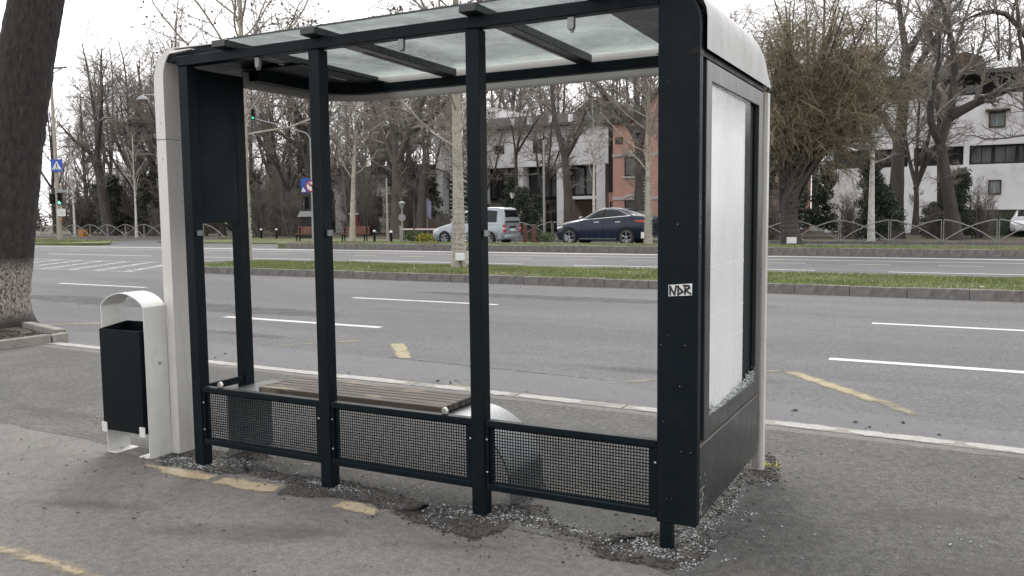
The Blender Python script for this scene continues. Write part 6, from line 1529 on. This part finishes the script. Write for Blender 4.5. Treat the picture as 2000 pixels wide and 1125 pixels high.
m = MB(); m.box(4.40, 4.42, -0.26, 0.26, 0.66, 0.77); m.build('number_plate', 'signwhite', van)
m = MB(); m.hexa([(4.15, -0.86, 0.28), (4.46, -0.74, 0.28), (4.46, 0.74, 0.28), (4.15, 0.86, 0.28)], [(4.15, -0.87, 0.50), (4.46, -0.75, 0.48), (4.46, 0.75, 0.48), (4.15, 0.87, 0.50)]); m.build('rear_bumper', 'silver', van, 0.03)
m = MB(); m.grid([[(x, y, cv.at(x)[2] + 0.008) for y in np.linspace(-0.58, 0.58, 6)] for x in np.linspace(1.20, 2.25, 8)]); m.build('windscreen', 'carglass', van, 0, True)
# distant white hatchback behind the fence
wc = rdthing('white_car', 'distant white hatchback parked behind the arched fence at far right', 'car', 3.45, 50.3, 0.1, 1.5)
cw = Car([(0.0, 0.3, 0.55, 0.62, 0.5, 0.55, 0.45), (0.2, 0.22, 0.70, 0.80, 0.8, 0.82, 0.62), (0.9, 0.2, 0.86, 0.95, 0.84, 0.86, 0.66), (1.2, 0.2, 0.90, 1.02, 0.84, 0.86, 0.66), (1.9, 0.2, 0.93, 1.42, 0.84, 0.86, 0.58), (2.9, 0.2, 0.95, 1.45, 0.84, 0.86, 0.58), (3.6, 0.24, 0.95, 1.25, 0.82, 0.84, 0.60), (3.9, 0.3, 0.8, 0.9, 0.75, 0.8, 0.6)])
cw.body(30).build('body', 'carwhite', wc, 0, True, 50)
m = MB(); m.grid([[(x, y, cw.at(x)[2] + 0.01) for y in np.linspace(-0.54, 0.54, 4)] for x in np.linspace(1.22, 1.88, 5)]); m.build('windscreen', 'carglass', wc, 0, True)
for sd_ in (-1, 1):
    cw.side(lin((1.4, 0.95), (3.4, 0.99)), lin((1.4, 1.05), (1.9, 1.34), (2.9, 1.37), (3.4, 1.2)), 1.45, 3.4, sd_).build('side_window', 'carglass', wc, 0, True)
    for xx in (0.7, 3.1): wheel(wc, xx, sd_ * 0.78, 0.3, sd_)

# ------------------------------------------------------------------ buildings
def win(parent, x0, x1, z0, z1, y, mat='glazing', frame_='eave', d=0.08, bars=1):
    m = MB(); ringframe_y(m, (x0, x1, z0, z1), (x0 + 0.09, x1 - 0.09, z0 + 0.09, z1 - 0.09), y - d, y + 0.02)
    o = m.build('window', frame_, parent)
    n = bars + 1
    for k in range(n):
        a = x0 + 0.09 + (x1 - x0 - 0.18) * k / n; b = x0 + 0.09 + (x1 - x0 - 0.18) * (k + 1) / n - 0.04
        m = MB(); m.box(a, b, y - 0.03, y + 0.015, z0 + 0.09, z1 - 0.09); m.build('pane', mat, o)
    return o
def ringframe_y(m, o_, i_, y0, y1):
    a, b, c, d = o_; e, f, g_, h = i_
    O = [(a, c), (b, c), (b, d), (a, d)]; I = [(e, g_), (f, g_), (f, h), (e, h)]
    vs_ = [(x, y, z) for y in (y0, y1) for (x, z) in O + I]; fs = []
    for i in range(4):
        j = (i + 1) % 4; fs += [(i, j, 4 + j, 4 + i), (8 + i, 8 + j, 12 + j, 12 + i), (i, j, 8 + j, 8 + i), (4 + i, 4 + j, 12 + j, 12 + i)]
    m.add(vs_, fs)
wb = rdthing('white_building', 'white plastered building with dark ground-floor glazing behind the cars', 'building', 0, 60, 0)
def part(p, name, mat, *a, bevel=0):
    m = MB(); m.box(*a); return m.build(name, mat, p, bevel)
part(wb, 'upper_wall', 'facade', -41.9, -24.15, 0, 14, 5.55, 8.75)
part(wb, 'tower_wall', 'facade', -41.6, -38.6, 0.3, 12, 8.76, 11.4)
part(wb, 'rear_wall', 'eave', -41.8, -24.2, 1.2, 13.9, 0, 5.54)
for a, b in ((-41.9, -41.2), (-37.6, -36.9), (-33.45, -33.0), (-29.8, -29.0), (-26.25, -25.45)): part(wb, 'pier', 'facade', a, b, 0.05, 1.19, 0, 5.54)
part(wb, 'lintel', 'facade', -29.0, -26.25, 0.1, 0.6, 2.75, 3.0)
for a, b in ((-41.1, -37.7), (-36.8, -33.5), (-32.9, -29.85)):
    n = 3
    for k in range(n):
        x0 = a + (b - a) * k / n; x1 = a + (b - a) * (k + 1) / n
        win(wb, x0, x1, 2.95, 5.45, 1.1, 'glazing', 'eave', 0.1, 1)
        win(wb, x0, x1, 0.35, 2.75, 1.1, 'glazing', 'doorwood', 0.1, 1)
for k in range(2): win(wb, -28.95 + 1.3 * k, -27.65 + 1.3 * k, 3.1, 5.4, 1.1, 'glazing', 'eave', 0.1, 1)
dr = part(wb, 'door', 'doorwood', -28.6, -26.5, 1.0, 1.15, 0.3, 2.6); part(wb, 'door_step', 'kerbtop', -29, -26, 0.2, 1.19, 0, 0.28)
for x in (-31.6, -28.85, -26.4): part(wb, 'door_post', 'terracotta', x, x + 0.35, 0.7, 0.95, 0, 2.7)
for a, b, c, d in ((-35.7, -34.75, 6.75, 7.45), (-31.95, -30.9, 6.65, 7.8), (-39.8, -38.9, 6.8, 7.6)): win(wb, a, b, c, d, 0.0, 'glazing', 'doorwood')
m = MB(); m.hexa([(-38.5, -0.7, 8.76), (-23.7, -0.7, 8.76), (-23.7, 14.4, 8.76), (-38.5, 14.4, 8.76)], [(-38.5, -0.5, 9.0), (-23.9, -0.5, 9.0), (-23.9, 14, 9.0), (-38.5, 14, 9.0)]); m.build('eave', 'eave', wb)
m = MB(); m.hexa([(-38.4, 0.4, 9.001), (-24.3, 0.4, 9.001), (-24.3, 13.6, 9.001), (-38.4, 13.6, 9.001)], [(-38.4, 1.6, 10.0), (-24.9, 1.6, 10.0), (-24.9, 12, 10.0), (-38.4, 12, 10.0)]); m.build('roof', 'darkroof', wb)
for x in (-34.3, -32.6, -30.6, -28.8): part(wb, 'dormer_post', 'facade', x, x + 0.35, 0.2, 0.39, 9.002, 9.7)
arc_ = [(-28.6, 10.001)] + [(-26.7 + 1.95 * math.cos(t), 10.0 + 1.0 * math.sin(t)) for t in [rad(q) for q in range(170, 5, -15)]] + [(-24.75, 10.001)]
m = MB(); m.prism(arc_, 1.8, 6, 'y'); m.build('vault_roof', 'darkroof', wb)
lw = rdthing('low_wing', 'low white wing with dark overhanging roof behind the thick forked tree', 'building', 0, 58, 0)
part(lw, 'wall', 'facade', -52, -42.0, 0, 9, 0, 4.85); m = MB(); m.hexa([(-52.8, -1.0, 4.851), (-41.9, -1.0, 4.851), (-41.9, 9.6, 4.851), (-52.8, 9.6, 4.851)], [(-52.4, -0.6, 5.25), (-42.0, -0.6, 5.25), (-42.0, 9.2, 5.25), (-52.4, 9.2, 5.25)]); m.build('roof', 'eave', lw)
part(lw, 'roof_band', 'darkroof', -52, -42.05, 0.5, 8.8, 5.251, 6.1)
for x in (-50.5, -47.6, -44.7): win(lw, x, x + 1.2, 1.5, 3.3, 0.0, 'glazing', 'eave')
rb = rdthing('right_white_building', 'white plastered block with a dark window band behind the right-hand trees', 'building', 0, 60, 0)
part(rb, 'lower_wall', 'facade', -8.6, 12, 0, 14, 0, 4.48); part(rb, 'upper_wall', 'facade', -8.6, 12, 0, 14, 5.72, 8.98); part(rb, 'core', 'eave', -8.5, 11.9, 0.5, 13.9, 4.481, 5.719)
for a, b in ((-8.6, -8.1), (-3.3, -2.95), (0.02, 0.36), (4.5, 4.85), (8, 8.3)): part(rb, 'pier', 'facade', a, b, 0.02, 0.49, 4.481, 5.719)
for a, b in ((-8.05, -3.35), (-2.9, -0.02), (0.4, 4.45), (4.9, 7.95)):
    n = 3
    for k in range(n): win(rb, a + (b - a) * k / n, a + (b - a) * (k + 1) / n, 4.52, 5.69, 0.42, 'glazing', 'eave', 0.1)
for a, b, c, d, pm__ in ((1.4, 2.35, 6.8, 7.8, 'palepane'), (1.5, 2.25, 2.5, 3.45, 'palepane'), (-5.6, -4.8, 2.5, 3.4, 'glazing'), (-6.2, -5.3, 6.8, 7.8, 'glazing'), (5.2, 6.1, 6.8, 7.8, 'glazing')): win(rb, a, b, c, d, 0.0, pm__, 'doorwood', 0.12)
part(rb, 'window_hood', 'doorwood', 1.2, 2.6, -0.5, -0.001, 7.82, 7.95)
part(rb, 'attic', 'eave', -8.4, 11.8, 0.8, 13.6, 8.981, 10.2)
for k in range(7): win(rb, -7.9 + 2.6 * k, -6.7 + 2.6 * k, 9.1, 9.8, 0.8, 'palepane', 'eave', 0.06)
m = MB(); m.hexa([(-9.4, -0.9, 10.201), (12.8, -0.9, 10.201), (12.8, 14.5, 10.201), (-9.4, 14.5, 10.201)], [(-9, -0.6, 10.5), (12.4, -0.6, 10.5), (12.4, 14, 10.5), (-9, 14, 10.5)]); m.build('eave', 'eave', rb)
m = MB(); m.hexa([(-9, 0.2, 10.501), (12.4, 0.2, 10.501), (12.4, 14, 10.501), (-9, 14, 10.501)], [(-8, 4, 11.6), (11, 4, 11.6), (11, 11, 11.6), (-8, 11, 11.6)]); m.build('roof', 'galv', rb)
m = MB(); m.prism([(-1.6, 10.55), (1.2, 10.55), (0.9, 11.5), (-0.2, 11.9), (-1.2, 11.5)], 0.4, 3.5, 'y'); m.build('dormer', 'doorwood', rb)
gw = rdthing('garden_wall', 'low dark green wall at the foot of the right white building', 'wall', 5, 54, 0); part(gw, 'wall', 'ever', -5.2, 9, 0, 0.3, 0, 1.45); part(gw, 'coping', 'eave', -5.25, 9.05, -0.05, 0.35, 1.451, 1.52)
bk = rdthing('brick_building', 'salmon red gabled building with white-arched windows behind the large dark tree', 'building', 0, 56, 0)
part(bk, 'wall', 'terracotta', -23.1, -10.6, 0, 10, 0, 8.2)
part(bk, 'side_wall', 'terracotta', -24.12, -23.101, 1.6, 9.9, 0, 3.2); part(bk, 'side_wall', 'eave', -24.12, -23.101, 1.55, 9.9, 3.201, 8.2)
m = MB(); m.prism([(-21.6, 8.201), (-12.6, 8.201), (-17.1, 12.6)], 0.02, 9.8, 'y'); m.build('gable', 'terracotta', bk)
m = MB(); m.prism([(-24.5, 8.202), (-21.65, 8.202), (-21.65, 8.9), (-24.2, 8.35)], -0.4, 10, 'y'); m.build('side_roof', 'darkroof', bk)
for s, x0, x1 in ((1, -22.1, -17.1), (-1, -12.1, -17.1)):
    m = MB(); m.hexa([(x0, -0.4, 8.05), (x0 + 0.3 * s, -0.4, 8.0), (x0 + 0.3 * s, 10.2, 8.0), (x0, 10.2, 8.05)], [(x1, -0.4, 12.95), (x1 + 0.002 * s, -0.4, 12.65), (x1 + 0.002 * s, 10.2, 12.65), (x1, 10.2, 12.95)]); m.build('gable_roof', 'doorwood', bk)
part(bk, 'string_course', 'kerbwhite', -23.12, -10.58, -0.07, -0.001, 5.75, 5.95); part(bk, 'string_course', 'kerbwhite', -23.12, -10.58, -0.07, -0.001, 2.55, 2.78)
for x in (-22.15, -19.3, -16.4, -13.5):
    for z0, z1 in ((1.15, 2.5), (4.3, 5.7)):
        o = win(bk, x, x + 1.2, z0, z1, 0.0, 'glazing', 'eave', 0.05)
        pts = [(x + 0.6 + 0.80 * math.cos(rad(q)), z1 + 0.05 + 0.42 * math.sin(rad(q))) for q in range(180, -1, -20)] + [(x + 0.6 + 0.60 * math.cos(rad(q)), z1 + 0.03 + 0.26 * math.sin(rad(q))) for q in range(0, 181, 20)]
        m = MB(); m.prism(pts, -0.14, -0.072, 'y'); m.build('arch_trim', 'kerbwhite', o)
        part(o, 'sill', 'kerbwhite', x - 0.12, x + 1.32, -0.16, -0.001, z0 - 0.16, z0 - 0.02)
o = win(bk, -24.0, -23.2, 1.1, 2.45, 1.58, 'glazing', 'eave', 0.05)
win(bk, -22.9, -22.3, 6.7, 7.2, 0.0, 'glazing', 'doorwood', 0.05)

ORD = ['leftmost', 'second', 'third', 'fourth', 'fifth', 'sixth', 'seventh', 'eighth', 'ninth', 'tenth', 'eleventh', 'twelfth', 'thirteenth', 'fourteenth', 'fifteenth', 'sixteenth', 'seventeenth', 'eighteenth']
bygroup = {}
for o in bpy.data.objects:
    if o.parent is None and o.get('group') and (o.name.startswith('bare_thicket') or o.name.startswith('evergreen_shrub') or o.name.startswith('background_tree')):
        bygroup.setdefault(o['group'], []).append(o)
def azim(o):
    d = Vector(o.location) - cam.matrix_world.translation
    return d.dot(_r) / d.dot(_f)
for gname, lst in bygroup.items():
    lst.sort(key=azim)
    for i, o in enumerate(lst):
        rest = o['label']
        o['label'] = ('leftmost ' + rest) if i == 0 else (('rightmost ' + rest) if i == len(lst) - 1 else ORD[i] + ' from left ' + rest)

# ------------------------------------------------------------------ small litter on the pavement
def bit(name, label, cat, pts, r, mat, loc_=(0, 0, 0)):
    m = MB(); m.tube(pts, r, 5); return tag(m.build(name, mat), label, cat)
m = MB()
for k in range(46):
    a = random.uniform(0, 6.28); L = random.uniform(0.03, 0.10); c = (0.56 + random.gauss(0, 0.035), 1.52 + random.gauss(0, 0.02))
    m.add([(c[0] - 0.004, c[1], 0.006), (c[0] + 0.004, c[1], 0.006), (c[0] + math.cos(a) * L, c[1] + math.sin(a) * L, random.uniform(0.006, 0.035))], [(0, 1, 2)])
tag(m.build('dry_weed', 'yellowleaf'), 'dry yellow weed at the road-side foot of the lightbox', 'weed')
r0 = random.Random(12)
m = MB()
for k in range(150):
    x, y = (r0.uniform(-4.5, -0.2), r0.uniform(-1.4, 0.0)) if k % 3 else (r0.uniform(0.6, 2.4), r0.uniform(-0.4, 2.2))
    a = r0.uniform(0, 6.28); L = r0.uniform(0.006, 0.028); m.tube([(x, y, 0.007), (x + math.cos(a) * L, y + math.sin(a) * L, 0.009 + r0.random() * 0.004)], r0.uniform(0.0012, 0.003), 4)
tag(m.build('twig_litter', 'bark_dark'), 'tiny dark twig scraps strewn over the pavement', 'litter', None, 'stuff')
print("objects", len(bpy.data.objects), "tris", sum(sum(len(p.vertices) - 2 for p in me.polygons) for me in bpy.data.meshes if me.users and len(me.polygons) < 50000), "+", sum(len(me.polygons) * 2 for me in bpy.data.meshes if me.users and len(me.polygons) >= 50000))
